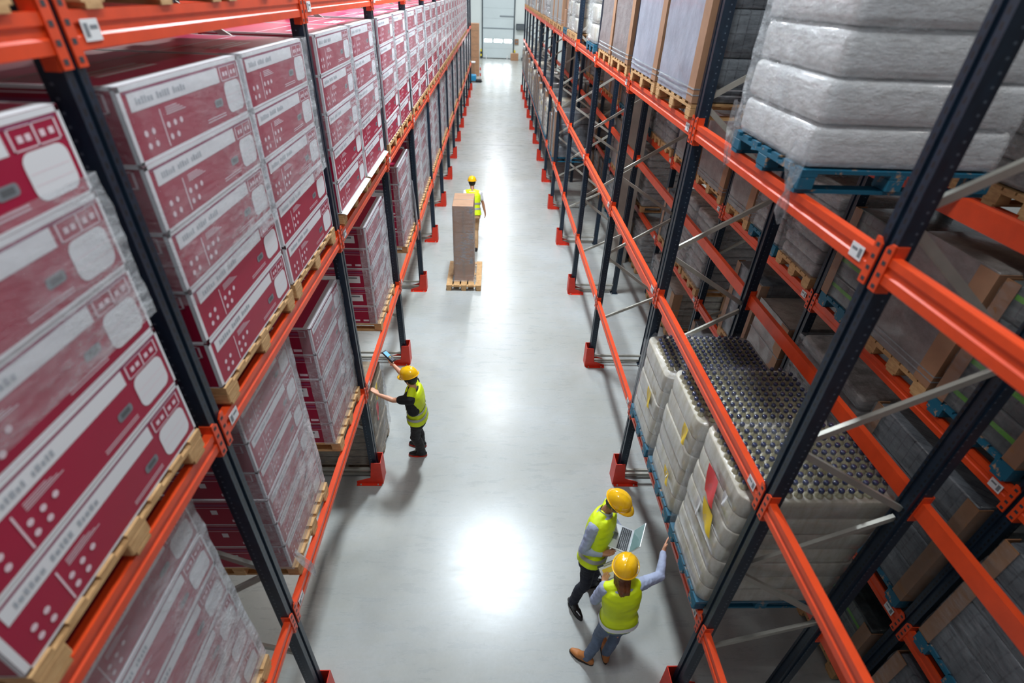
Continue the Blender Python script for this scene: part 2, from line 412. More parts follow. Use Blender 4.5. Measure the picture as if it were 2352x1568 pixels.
# ------------------------------------------------------------ printed cartons of the left rack
def rrect(u0, u1, v0, v1, r, n=4, asp=1.0):
    pts = []
    for cu, cv, a0 in ((u1 - r, v1 - r * asp, 0), (u0 + r, v1 - r * asp, 90), (u0 + r, v0 + r * asp, 180), (u1 - r, v0 + r * asp, 270)):
        for k in range(n + 1):
            a = math.radians(a0 + 90 * k / n); pts.append((cu + r * math.cos(a), cv + r * asp * math.sin(a)))
    return pts
def carton_mesh(s, w, d, h, var, rnd):
    b = MB(s)
    b.box(0, d, 0, w, 0, h, 'carton_red')
    def F(pts, mat, e=.0012): b.poly([(-e, u * w, v * h) for u, v in pts], mat)
    def E(pts, mat, e=.0012): b.poly([(u * d, -e, v * h) for u, v in pts], mat)
    def T(pts, mat, e=.0012): b.poly([(u * d, v * w, h + e) for u, v in pts], mat)
    q = lambda a, c, e, f: [(a, e), (c, e), (c, f), (a, f)]
    be = .022; bv = be * w / h
    # white edging of the front panel
    for p in (q(0, 1, 1 - bv * .8, 1), q(0, 1, 0, bv * .5), q(0, be, 0, 1), q(1 - be * .6, 1, 0, 1)): F(p, 'carton_white')
    F(q(be * 1.5, 1 - be, 1 - bv * 1.25, 1 - bv * .95), 'carton_purple', .0014)
    # white title band with grey lettering
    F(q(.05, .765, .665, .895), 'carton_white')
    x = .09
    for k in range(16):
        cw = rnd.choice((.010, .013, .016)); 
        if k in (6, 11): x += .022
        F(q(x, x + cw, .735, .735 + rnd.choice((.07, .09, .09))), 'print_pale_grey', .002); x += cw + .006
    # small framed badge right of the band
    for p in (q(.785, .97, .885, .895), q(.785, .97, .665, .68), q(.785, .792, .665, .895), q(.963, .97, .665, .895), q(.875, .882, .665, .895)): F(p, 'carton_pale')
    for u in (.81, .84, .895, .93): F(q(u, u + .02, .74, .81), 'carton_pale', .0016)
    # white product picture, dark handle slot, two rows of icons
    F(rrect(.79, .968, .13, .64, .035, 4, w / h), 'carton_white', .0016)
    for v in (.42, .3): F(q(.8, .958, v, v + .008), 'carton_pale', .002)
    F(rrect(.665, .745, .3, .43, .012, 3, w / h), 'paper_grey', .0016); F(q(.682, .73, .33, .4), 'slot_grey', .002)
    F(q(.215, .222, .08, .60), 'carton_pale', .0016)
    for r in range(2):
        for k in range(5):
            u = (.09, .14, .25, .30, .35)[k]; v = .36 - .17 * r
            if r and k > 3: continue
            F([(u + .012 * math.cos(a) , v + .012 * w / h * math.sin(a)) for a in [i * PI / 4 for i in range(8)]], 'carton_pale', .0018)
    for k in range(4): F(q(.26, .26 + .09 + .02 * k, .585 - .03 * k, .598 - .03 * k), 'carton_pale', .0016)
    for k in range(2): F(q(.56, .75, .17 - .04 * k, .185 - .04 * k), 'carton_pale', .0016)
    # end panel: outlined title box, mark, small print
    for side in (0, 1):
        G = E if side == 0 else (lambda pts, mat, e=.0012: b.poly([(u * d, w + e, v * h) for u, v in pts], mat))
        for p in (q(0, 1, .965, 1), q(0, 1, 0, .02), q(0, .02, 0, 1), q(.98, 1, 0, 1)): G(p, 'carton_white')
        for p in (q(.05, .95, .915, .93), q(.05, .95, .68, .695), q(.05, .062, .68, .93), q(.938, .95, .68, .93)): G(p, 'carton_pale')
        G(q(.12, .8, .76, .85), 'carton_purple', .0015)
        if var == 0:
            G(q(.42, .47, .43, .6), 'carton_white', .0015); G(q(.12, .2, .12, .22), 'carton_pale', .0015); G(q(.25, .33, .12, .22), 'carton_pale', .0015)
            for k in range(4): G(q(.6 + .08 * k, .64 + .08 * k, .12, .2), 'carton_pale', .0015)
    # top: white front edge, brighter crimson flaps, tape line
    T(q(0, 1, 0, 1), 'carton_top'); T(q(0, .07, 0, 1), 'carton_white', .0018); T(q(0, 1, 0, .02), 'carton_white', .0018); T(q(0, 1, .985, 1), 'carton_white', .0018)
    T(q(.49, .51, 0, 1), 'carton_pale', .0018)
    for k in range(3): T(q(.2 + .05 * k, .23 + .05 * k, .2, .6), 'carton_white', .0018)
    me = b.mesh('carton', recalc=False); return me
M['print_pale_grey'] = plain('pale_grey_print', rgb(166, 172, 180), .6)
M['slot_grey'] = plain('slot_grey_print', rgb(84, 88, 92), .6)
CM = {}
def label_mesh(s, d, h):
    b = MB(s); b.box(.16 * d, .72 * d, -.004, -.0025, .26 * h, .62 * h, 'white')
    b.box(.2 * d, .45 * d, -.0045, -.004, .48 * h, .56 * h, 'paper_grey'); b.box(.52 * d, .68 * d, -.0045, -.004, .32 * h, .42 * h, 'ink'); return b.mesh('paper_label')
def film_sleeve(s, w, d, h, z0, z1, seed, nm='film', amp=.006, e=.013, dep=.96):
    """wrap hugging front and both ends of a stack, with folds"""
    rnd = random.Random(seed); off = Vector((rnd.random() * 50, rnd.random() * 50, rnd.random() * 50))
    path = []
    def seg(a, c, n):
        for k in range(n): path.append((a[0] + (c[0] - a[0]) * k / n, a[1] + (c[1] - a[1]) * k / n))
    seg((d * dep, -e), (-e, -e), 8); seg((-e, -e), (-e, w + e), 16); seg((-e, w + e), (d * dep, w + e), 8); path.append((d * dep, w + e))
    nz = 14; vs, fs = [], []
    for i, (px, py) in enumerate(path):
        nx = -1 if px <= 0 else 0; ny = -1 if py < 0 else (1 if py > w else 0)
        for k in range(nz + 1):
            z = z0 + (z1 - z0) * k / nz
            p = Vector((px * 2, py * 2, z * 5)) + off
            a = abs(noise.noise(p)) * amp * 2 + abs(noise.noise(p * 2.7)) * amp
            vs.append((px + nx * a, py + ny * a, z))
    n = nz + 1
    for i in range(len(path) - 1):
        for k in range(nz): fs.append((i * n + k, (i + 1) * n + k, (i + 1) * n + k + 1, i * n + k + 1))
    b = MB(s); b.raw(vs, fs, nm); return b.mesh('stretch_wrap', True, False)
M['paper_dull'] = plain('pale_grey_card', rgb(196, 200, 200), .7)
FILM = {}; WRAPS = {}
def carton_stack(s, xf, y, z, w, d, h, n, bay, shelf, which, near, wrap, wd='wood', pf=.012):
    rnd = random.Random(int(y * 100) + int(z * 10))
    side = f'{which} stack, {shelf} shelf, {ORD[bay + 2]} bay of left rack'
    sh2 = f'{which} stack on {shelf} shelf, {ORD[bay + 2]} bay of left rack'
    pallet(s, xf + pf, y, z + .001, w, round(d + abs(pf), 3), wd, near, f'pale wooden pallet under crimson cartons, {sh2}', f'pallets on the {shelf} shelf of the left rack')
    zz = z + .147
    if shelf == 'upper' and bay == 1:
        b = MB(s); b.prism([(.1, .0), (-.018, 0), (-.03, -.003), (-.055, -.013), (-.055, -.0118), (-.03, -.0016), (-.018, .0014), (.1, .0014)], 'y', -.01, w + .01, 'paper_dull')
        thing('slip_sheet', f'white slip sheet under bottom carton, {sh2}', 'slip sheet', (xf, y, z + .1454), 0, 'slip sheets in the left rack', b.mesh('slip_sheet'))
    for k in range(n):
        var = rnd.choice((0, 0, 1)); key = (s, w, d, h, var)
        if key not in CM: CM[key] = carton_mesh(s, w, d, h, var, random.Random(3 + var))
        pos = 'top' if k == n - 1 else 'bottom' if k == 0 else ORD[k + 1] + ' from bottom'
        o = thing('carton', f'crimson white carton, {pos}, {side}', 'carton', (xf + rnd.uniform(-.003, .003), y + rnd.uniform(-.006, .006), zz), 0, f'crimson cartons on the {shelf} shelf of the left rack', CM[key])
        if near and var == 1:
            lk = ('lab', s, d, h)
            if lk not in CM: CM[lk] = label_mesh(s, d, h)
            ob('paper_label', CM[lk], o, label='white printed paper label')
        zz += h + .002
    if wrap:
        z0, z1 = wrap; key = (shelf, w, d, h, n, wrap, rnd.randint(0, 3) if near else 0)
        if key not in FILM: FILM[key] = film_sleeve(s, w, d, h, z0 * h * n, z1 * h * n, key[-1], 'film' if shelf == 'upper' else 'film_heavy', .007, .013, .12)
        WRAPS[(shelf, bay, which)] = thing('stretch_wrap', f'clear stretch film around crimson cartons, {sh2}', 'stretch film', (xf - .012 * s, y, z + .15), 0, 'stretch film around cartons in the left rack', FILM[key])
S = -1
for bay in range(-1, 11):
    for q in range(2):
        if bay == -1 and q == 0: continue
        j = random.Random(bay * 7 + q)
        y = yj(bay) + (.15 if q == 0 else 1.42) + j.uniform(0, .015)
        if bay >= 1: y += .02
        wr = (.36, 1.01) if (bay, q) != (-1, 1) else (.45, .85)
        carton_stack(S, XL + .004, y, ZL[1] + .066, 1.2, 1.0, .317, 5, bay, 'upper', ('near', 'far')[q], bay <= 3, wr)
L1 = {-1: [(.82, 1.0)], 0: [(2.5, .9), (3.92, .95)], 1: [(6.28, 1.2)], 2: [(8.95, 1.2)]}
for bay in range(-1, 13):
    st = L1.get(bay) or [(yj(bay) + .15, 1.2), (yj(bay) + 1.45, 1.2)]
    for q, (y, w) in enumerate(st):
        nm = ('only' if len(st) == 1 else ('near', 'far')[q])
        carton_stack(S, XL - .075, y, ZL[0] + .066, w, .95, .29, 5 if bay in (1, 2) or (bay, q) == (0, 1) else 6, bay, 'lower', nm, bay <= 3, (.0, 1.0), 'wood', .05)
# loads standing above on the topmost level of the left rack, over the first two bays
for bay, q in ((-1, 1), (0, 0), (0, 1)):
    y = yj(bay) + (.15 if q == 0 else 1.42); wh = f'{("near", "far")[q]} stack on topmost shelf, {ORD[bay + 2]} bay of left rack'
    pallet(-1, XL + .016, y, ZL[2] + .066, 1.2, 1.012, 'wood', False, 'wooden pallet under cartons, ' + wh, 'pallets on the topmost shelf of the left rack')
    for k in range(2):
        thing('carton', f'crimson white carton, {("bottom", "top")[k]}, {wh}', 'carton', (XL + .004, y, ZL[2] + .213 + k * .319), 0, 'crimson cartons on the topmost shelf of the left rack', CM[(-1, 1.2, 1.0, .317, 0)])
# ------------------------------------------------------------ wrapped loads of the right racks
def brick_mat(name, c1, c2, mortar, bw, bh, rough=.3, green=None, coat=.4):
    t = NT(name); b = t.bsdf(c1, rough, **{'Coat Weight': coat, 'Coat Roughness': .15})
    tc = t.n('ShaderNodeTexCoord'); sp = t.n('ShaderNodeSeparateXYZ'); t.l(tc.outputs['Object'], sp.inputs[0])
    cb = t.n('ShaderNodeCombineXYZ'); t.l(t.math('ADD', sp.outputs[0], sp.outputs[1]), cb.inputs[0]); t.l(sp.outputs[2], cb.inputs[1])
    k = t.n('ShaderNodeTexBrick'); k.inputs['Scale'].default_value = 1; k.inputs['Color1'].default_value = c1; k.inputs['Color2'].default_value = c2
    k.inputs['Mortar'].default_value = mortar; k.inputs['Brick Width'].default_value = bw; k.inputs['Row Height'].default_value = bh
    k.inputs['Mortar Size'].default_value = .008; k.inputs['Mortar Smooth'].default_value = .6; k.offset = 0
    t.l(cb.outputs[0], k.inputs['Vector'])
    nz = t.noise(t.coords((2, 2, 5)), 3, 5, .7); col = t.mix(t.math('MULTIPLY', nz, .5), k.outputs['Color'], tuple(min(1, x * 2.2 + .05) for x in c2[:3]) + (1,))
    if green:
        st = t.math('LESS_THAN', t.math('ABSOLUTE', t.math('SUBTRACT', t.math('FRACT', t.math('MULTIPLY', sp.outputs[2], 3.6)), .5)), .07)
        col = t.mix(st, col, green)
    t.l(col, b.inputs['Base Color']); t.bump(nz, b, .4, .01); return t.end(b)
M['dark_pack'] = brick_mat('dark_bottle_pack', rgb(56, 62, 68), rgb(82, 87, 92), rgb(34, 38, 44), .09, .14)
M['green_pack'] = brick_mat('dark_bottle_pack_with_green_bands', rgb(44, 52, 54), rgb(70, 80, 80), rgb(30, 34, 36), .09, .28, .3, rgb(86, 160, 40))
M['grey_pack'] = brick_mat('grey_wrapped_pack', rgb(104, 98, 94), rgb(130, 124, 118), rgb(82, 78, 74), .3, .11)
def wrap_mat(name, c1, c2, sc=(2, 2, 10), rough=.22, bump=.6):
    t = NT(name); b = t.bsdf(c1, rough, **{'Coat Weight': .5, 'Coat Roughness': .1})
    nz = t.noise(t.coords(sc), 2.4, 6, .72, .3, .72); t.l(t.mix(nz, c1, c2), b.inputs['Base Color']); t.bump(nz, b, bump, .015); return t.end(b)
M['sack_white'] = wrap_mat('white_film_wrapped_sack', rgb(238, 241, 242), rgb(194, 194, 190), (3, 3, 7))
M['sack_grey'] = wrap_mat('grey_film_wrapped_sack', rgb(176, 172, 168), rgb(104, 98, 98), (3, 3, 7))
M['sheet_blue'] = wrap_mat('pale_blue_wrapped_sheet', rgb(178, 188, 204), rgb(142, 152, 168), (1.5, 1.5, 1.2), .35, .25)
M['sheet_grey'] = wrap_mat('grey_wrapped_sheet', rgb(150, 146, 144), rgb(112, 106, 106), (1.5, 1.5, 3), .35, .3)
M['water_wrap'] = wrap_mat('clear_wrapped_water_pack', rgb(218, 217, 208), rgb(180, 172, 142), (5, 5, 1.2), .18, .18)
M['water_wrap_b'] = wrap_mat('clear_wrapped_water_pack_darker', rgb(208, 205, 194), rgb(168, 160, 138), (5, 5, 1.2), .18, .18)  # slightly darker tone for every other layer
M['cap'] = plain('navy_bottle_cap', rgb(30, 42, 80), .18, **{'Coat Weight': 1.0})
M['cap_silver'] = plain('clear_bottle_shoulder', rgb(196, 190, 160), .1, .55)
M['red_paper'] = plain('red_paper', rgb(226, 24, 44), .4)
M['yellow_paper'] = plain('yellow_paper', rgb(240, 206, 40), .5)
M['brown_box'] = plain('brown_box_side', rgb(120, 86, 58), .65, var=.2, scale=5)

def sack_layers(s, w, d, h, n, mat, rnd, r=.05, jit=.018):
    out = []
    for k in range(n):
        b = MB(s); a = [rnd.uniform(0, jit) for _ in range(4)]; hz = h / n
        b.rbox(a[0], d - a[1], a[2], w - a[3], k * hz + .001, (k + 1) * hz - .001, mat, min(r, hz * .45), 3)
        out.append(b.mesh('layer', True))
    return out
def board_strip(s, x0, y0, h, L, sx, sy, mat='kraft', segs=True):
    """L profile corner board standing at (x0, y0); legs run to +sx and +sy"""
    b = MB(s); t = .006
    b.box(*sorted((x0, x0 + sx * L)), *sorted((y0, y0 - sy * t)), 0, h, mat); b.box(*sorted((x0, x0 - sx * t)), *sorted((y0 - sy * t, y0 + sy * L)), 0, h, mat)
    return b.mesh('corner_board')
LOADM = {}
def load_meshes(kind, s, w, d, h, var):
    key = (kind, s, w, d, h, var)
    if key in LOADM: return LOADM[key]
    rnd = random.Random(hash(kind) % 1 + var * 13 + int(h * 100)); P = []
    if kind in ('boarded', 'boarded_grey'):
        core = 'dark_pack' if kind == 'boarded' else 'grey_pack'
        n = 5
        for k in range(n):
            b = MB(s); b.rbox(.012, d, .012, w - .012, k * h / n + .001, (k + 1) * h / n - .001, core, .012, 1); P.append(('layer', b.mesh('layer', True), None))
        b = MB(s); vs, fs = [], []
        nu, nv = 12, 16
        for i in range(nu + 1):
            for k in range(nv + 1):
                y, z = .03 + (w - .03) * i / nu, h * k / nv
                vs.append((.003 - abs(noise.noise(Vector((y * 3 + var * 9, z * 2, 4)))) * .02, y, z))
        for i in range(nu):
            for k in range(nv): fs.append((i * (nv + 1) + k, (i + 1) * (nv + 1) + k, (i + 1) * (nv + 1) + k + 1, i * (nv + 1) + k + 1))
        b.raw(vs, fs, 'sheet_blue' if kind == 'boarded' else 'sheet_grey'); P.append(('wrap_sheet', b.mesh('wrap_sheet', True), 'pale wrapped front sheet'))
        P.append(('corner_board', board_strip(s, -.002, -.002, h * .99, .17, 1, 1), 'brown cardboard corner board'))
        P.append(('corner_board', board_strip(s, d + .002, -.002, h * .99, .12, -1, 1), 'brown cardboard corner board'))
        b = MB(s)
        for z in (.06, .11, h * .55):
            b = MB(s); b.prism([(d * .9, -.011), (-.012, -.011), (-.012, w), (-.0095, w), (-.0095, -.009), (d * .9, -.009)], 'z', z, z + .012, 'film_white'); P.append(('strap', b.mesh('strap'), 'clear plastic strap'))
    elif kind in ('sacks', 'sacks_white'):
        for m in sack_layers(s, w, d, h, max(4, round(h / (.16 if kind == 'sacks' else .24))), 'sack_grey' if kind == 'sacks' else 'sack_white', rnd): P.append(('layer', m, None))
    elif kind in ('dark', 'green'):
        n = 4
        for k in range(n):
            b = MB(s); b.rbox(.01, d, .01, w - .01, k * h / n + .001, (k + 1) * h / n - .001, 'dark_pack' if kind == 'dark' else 'green_pack', .02, 2); P.append(('layer', b.mesh('layer', True), None))
        for y0, sy in ((-.002, 1), (w + .002, -1)): P.append(('corner_board', board_strip(s, -.002, y0, h, .11, 1, sy, 'kraft_dark'), 'brown cardboard corner board'))
    elif kind == 'tan':      # slender pale columns with a bulging film cover
        for m in sack_layers(s, w, d, h, 5, 'water_wrap', rnd, .07, .02): P.append(('layer', m, None))
        b = MB(s); b.box(-.004, -.001, w * .55, w * .8, h * .62, h * .75, 'yellow_paper'); P.append(('paper_slip', b.mesh('paper_slip'), 'yellow paper slip'))
    elif kind == 'kraft':
        n = 3
        for k in range(n):
            for q in range(2):
                b = MB(s); b.rbox(.01, d, q * w / 2 + .004, (q + 1) * w / 2 - .004, k * h / n + .001, (k + 1) * h / n - .001, 'kraft' if (k + q) % 2 else 'brown_box', .008, 1)
                b.box(.007, .0095, (q + .46) * w / 2, (q + .54) * w / 2, k * h / n + .01, (k + 1) * h / n - .01, 'tape'); P.append(('box', b.mesh('box'), None))
    if kind in ('sacks', 'sacks_white', 'dark', 'green', 'tan'):
        FS = film_sleeve(s, w, d, h, .02, h * .995, var + 3, 'film_clear' if kind in ('dark', 'green') else 'film', .008, .006); P.append(('stretch_film', FS, 'clear stretch film'))
    LOADM[key] = P; return P
def merge(P, name):
    me = bpy.data.meshes.new(name); bm = bmesh.new(); mats = []
    for _, m, _l in P:
        idx = []
        for x in m.materials:
            if x not in mats: mats.append(x)
            idx.append(mats.index(x))
        n0 = len(bm.faces); bm.from_mesh(m); bm.faces.ensure_lookup_table()
        for f in bm.faces[n0:]: f.material_index = idx[f.material_index]
    bm.to_mesh(me); bm.free()
    for x in mats: me.materials.append(x)
    return me
DESC = {'boarded': ('dark', 'pale wrapped load with brown corner boards'), 'boarded_grey': ('grey', 'grey wrapped load with brown corner boards'), 'sacks': ('grey', 'grey film wrapped sack load'),
        'sacks_white': ('white', 'white film wrapped sack load'), 'dark': ('dark', 'dark wrapped bottle load'), 'green': ('dark', 'dark bottle load with green bands'), 'tan': ('pale', 'pale wrapped column load'), 'kraft': ('brown', 'brown carton load')}
def load(kind, s, x, y, z, w, d, h, where, group, near=2, var=0, wd='wood', pal=True):
    """near 2: parts; 1: parts of the load but a one piece pallet; 0: one mesh"""
    if pal:
        pallet(s, x, y, z, w, d, wd, near == 2, f'{"blue" if wd == "bluewood" else "wooden"} pallet under load {where}', 'pallets of ' + group); z += .147
    P = load_meshes(kind, s, w, d, h, var)
    lab = f'{DESC[kind][1]}, {where}'
    if near:
        t = thing('wrapped_load', lab, 'wrapped load', (x, y, z), 0, group)
        for nm, m, l in P: ob(nm, m, t, label=l)
    else:
        k = ('one', kind, s, w, d, h, var)
        if k not in LOADM: LOADM[k] = merge(P, 'wrapped_load')
        t = thing('wrapped_load', lab, 'wrapped load', (x, y, z), 0, group, LOADM[k])
    return t

# ---- right rack, topmost level
ZT = ZR[2] + .066; ZLO = ZR[0] + .066
G3, G1 = 'loads on the topmost level of the right rack', 'loads on the lowest level of the right rack'
t = load('sacks_white', 1, 1.83, 3.02, ZT + .001, 1.05, 1.2, 1.2, 'topmost level, second bay of right rack', G3, 2, 1, 'bluewood')
# loose film trailing from that load over the beam
def rag(pts, wid, seed, mat='film_loose', name='film_tail'):
    rnd = random.Random(seed); vs, fs = [], []; n = 7
    for i, p in enumerate(pts):
        p = Vector(p); d = (Vector(pts[min(i + 1, len(pts) - 1)]) - Vector(pts[max(i - 1, 0)])).normalized()
        a = d.cross(Vector((1, .3, 0))).normalized()
        for k in range(n):
            u = k / (n - 1) - .5
            vs.append(tuple(p + a * u * wid[i] + Vector((rnd.uniform(-.018, .018), rnd.uniform(-.012, .012), rnd.uniform(-.012, .012)))))
    for i in range(len(pts) - 1):
        for k in range(n - 1): fs.append((i * n + k, i * n + k + 1, (i + 1) * n + k + 1, (i + 1) * n + k))
    b = MB(); b.raw(vs, fs, mat); return b.mesh(name, True, False)
inv = Vector((1.83, 3.02, ZT + .148))
loc = lambda L: [tuple(Vector(p) - inv) for p in L]
ob('film_tail', rag(loc([(1.81, 3.08, 5.2), (1.79, 3.06, 5.1), (1.78, 3.03, 5.0), (1.795, 3.03, 4.925), (1.80, 3.05, 4.85), (1.81, 3.08, 4.76), (1.815, 3.08, 4.7)]), (.10, .14, .08, .05, .09, .09, .03), 2), t, label='loose torn film tail hanging over the beam')
ob('film_tail', rag(loc([(1.80, 4.05, 5.25), (1.79, 4.02, 5.08), (1.775, 3.98, 4.95), (1.78, 3.96, 4.82)]), (.12, .1, .07, .03), 5), t, label='loose torn film tail hanging over the beam')
spec3 = [(1, 5.11, 1.24, 'boarded', 1.85, 'wood'), (1, 6.44, 1.24, 'boarded', 1.75, 'wood'), (2, 7.92, 1.2, 'boarded_grey', 1.8, 'wood'), (2, 9.2, 1.12, 'boarded_grey', 1.7, 'wood'),
         (3, 10.85, .95, 'tan', 1.6, 'bluewood'), (4, 13.55, .8, 'tan', 1.5, 'wood'), (4, 14.43, .8, 'tan', 1.55, 'wood'), (4, 15.32, .8, 'kraft', 1.2, 'bluewood'), (5, 16.5, 1.2, 'boarded_grey', 1.7, 'wood'), (5, 17.78, 1.12, 'boarded_grey', 1.7, 'wood')]
for bay in range(6, 13): spec3 += [(bay, yj(bay) + .12, 1.2, ('boarded_grey', 'sacks', 'dark')[bay % 3], 1.5, 'wood'), (bay, yj(bay) + 1.45, 1.2, ('sacks', 'boarded_grey', 'tan')[bay % 3], 1.5, 'wood')]
cnt = {}
for bay, y, w, kind, h, wd in spec3:
    i = cnt[bay] = cnt.get(bay, 0) + 1
    load(kind, 1, XR - .03, y, ZT + .001, w, 1.12, h, f'{ORD[i]} in topmost level, {ORD[bay + 2]} bay of right rack', G3, 2 if bay < 4 else 0, i, wd)
# ---- right rack, lowest level, far bays
for bay in range(5, 13):
    for q in range(3):
        y = yj(bay) + .13 + q * .868
        if bay == 5 and q == 2: continue
        kind = ('dark', 'tan', 'dark')[(bay + q) % 3] if bay > 6 else 'dark' if q == 0 and bay == 5 else ('tan', 'dark')[q % 2]
        load(kind, 1, XR - .03, y, ZLO + .001, .8, 1.12, (1.15, 1.3, 1.0)[(bay * 2 + q) % 3], f'{ORD[q + 1]} in lowest level, {ORD[bay + 2]} bay of right rack', G1, 1 if bay < 7 else 0, q, 'bluewood')
# ---- second right rack, all levels
GB = 'loads of the second right rack'
rnd = random.Random(21)
LV = [(0.0, 'floor level', 1.05), (ZB[0] + .066, 'lowest level', 1.25), (ZB[1] + .066, 'middle level', 1.18), (ZB[2] + .066, 'topmost level', 1.3)]
for bay in range(-1, 9):
    for lv, (z, lname, hh) in enumerate(LV):
        two = (bay + lv) % 3 == 1
        for q in range(2 if two else 3):
            w = 1.2 if two else .8; y = yj(bay) + .12 + q * (1.36 if two else .875)
            kind = rnd.choice(('sacks', 'sacks', 'boarded_grey', 'boarded_grey', 'sacks', 'dark', 'dark'))
            if bay == 0 and lv == 2: kind = 'green' if q != 1 else 'boarded_grey'
            if bay == -1 and lv < 3: kind = 'dark'
            if bay == 0 and lv == 0: kind = ('green', 'dark', 'sacks')[q % 3]
            if bay == 3 and lv in (0, 1) and q == 0: continue
            if rnd.random() < (.25 if bay > 4 else .06): continue
            h = round(hh * rnd.choice((.8, .9, 1.0)), 2)
            load(kind, 1, XB - .03, y, z + .001, w, 1.12, h, f'{ORD[q + 1]} in {lname}, {ORD[bay + 2]} bay, rear right rack', GB, 1 if bay < 4 else 0, (bay * 3 + q) % 3, 'bluewood' if rnd.random() < .3 else 'wood')

for key, pts, wd in ((('lower', 0, 'near'), [(-1.59, 2.53, 1.95), (-1.575, 2.56, 1.85), (-1.535, 2.58, 1.72), (-1.53, 2.6, 1.62), (-1.53, 2.62, 1.5)], (.1, .12, .1, .12, .05)),
                     (('lower', 2, 'only'), [(-1.585, 10.1, 2.7), (-1.575, 10.08, 2.35), (-1.55, 10.06, 2.0), (-1.53, 10.05, 1.75), (-1.53, 10.0, 1.5)], (.12, .2, .26, .2, .06))):
    o = WRAPS[key]; ob('film_tail', rag([tuple(Vector(p) - o.location) for p in pts], wd, 11, 'film_white'), o, label='bunched loose film tail')

# ---- three wrapped pallets of bottled water on the lowest level, second bay of the right rack
def water_layer(s, w, d, z0, z1, mat, rnd):
    b = MB(s); n = 8; prof = [(0, .006), (.06, .001), (.5, -.002), (.94, .001), (1, .006)]
    rr = .1; ring = []
    for cx, cy, a0 in ((d - rr, w - rr, 0), (rr, w - rr, 90), (rr, rr, 180), (d - rr, rr, 270)):
        for k in range(7): a = math.radians(a0 + 15 * k); ring.append((cx, cy, math.cos(a), math.sin(a)))
    vs, fs = [], []; m = len(ring); o = [rnd.uniform(-.008, .008) for _ in range(2)]
    for t, inset in prof:
        for cx, cy, ca, sa in ring: vs.append((cx + (rr - inset) * ca + o[0], cy + (rr - inset) * sa + o[1], z0 + (z1 - z0) * t))
    for i in range(len(prof) - 1):
        for k in range(m): fs.append((i * m + k, i * m + (k + 1) % m, (i + 1) * m + (k + 1) % m, (i + 1) * m + k))
    fs += [tuple(range(m))[::-1], tuple(range((len(prof) - 1) * m, len(prof) * m))]
    b.raw(vs, fs, mat); return b.mesh('layer', True)
b = MB(); b.lathe([(.033, 0), (.03, .02), (.016, .045), (.014, .056)], 'cap_silver', 10); b.lathe([(.02, .046), (.0215, .05), (.0215, .066), (.016, .0745), (.005, .077)], 'cap', 10); bottle_me = b.mesh('bottle', True)
def slip(s, y, z, w, h, mat, x=-.022, tilt=.0, fold=False):
    b = MB(s); n = 6; vs, fs = [], []
    for i in range(n + 1):
        for k in range(n + 1):
            u, v = i / n, k / n
            vs.append((x - .012 * math.sin(u * 5 + v * 3) * (1 - v) - (.015 * abs(u - .5) if fold else 0), y + u * w + tilt * v, z + v * h))
    for i in range(n):
        for k in range(n): fs.append((i * (n + 1) + k, (i + 1) * (n + 1) + k, (i + 1) * (n + 1) + k + 1, i * (n + 1) + k + 1))
    b.raw(vs, fs, mat); me = b.mesh('paper_slip', True, False); return me
M['film_hood'] = film_mat('clear_hood_film', .02, .22, (4, 4, 4))
GW = 'wrapped pallets of bottled water'
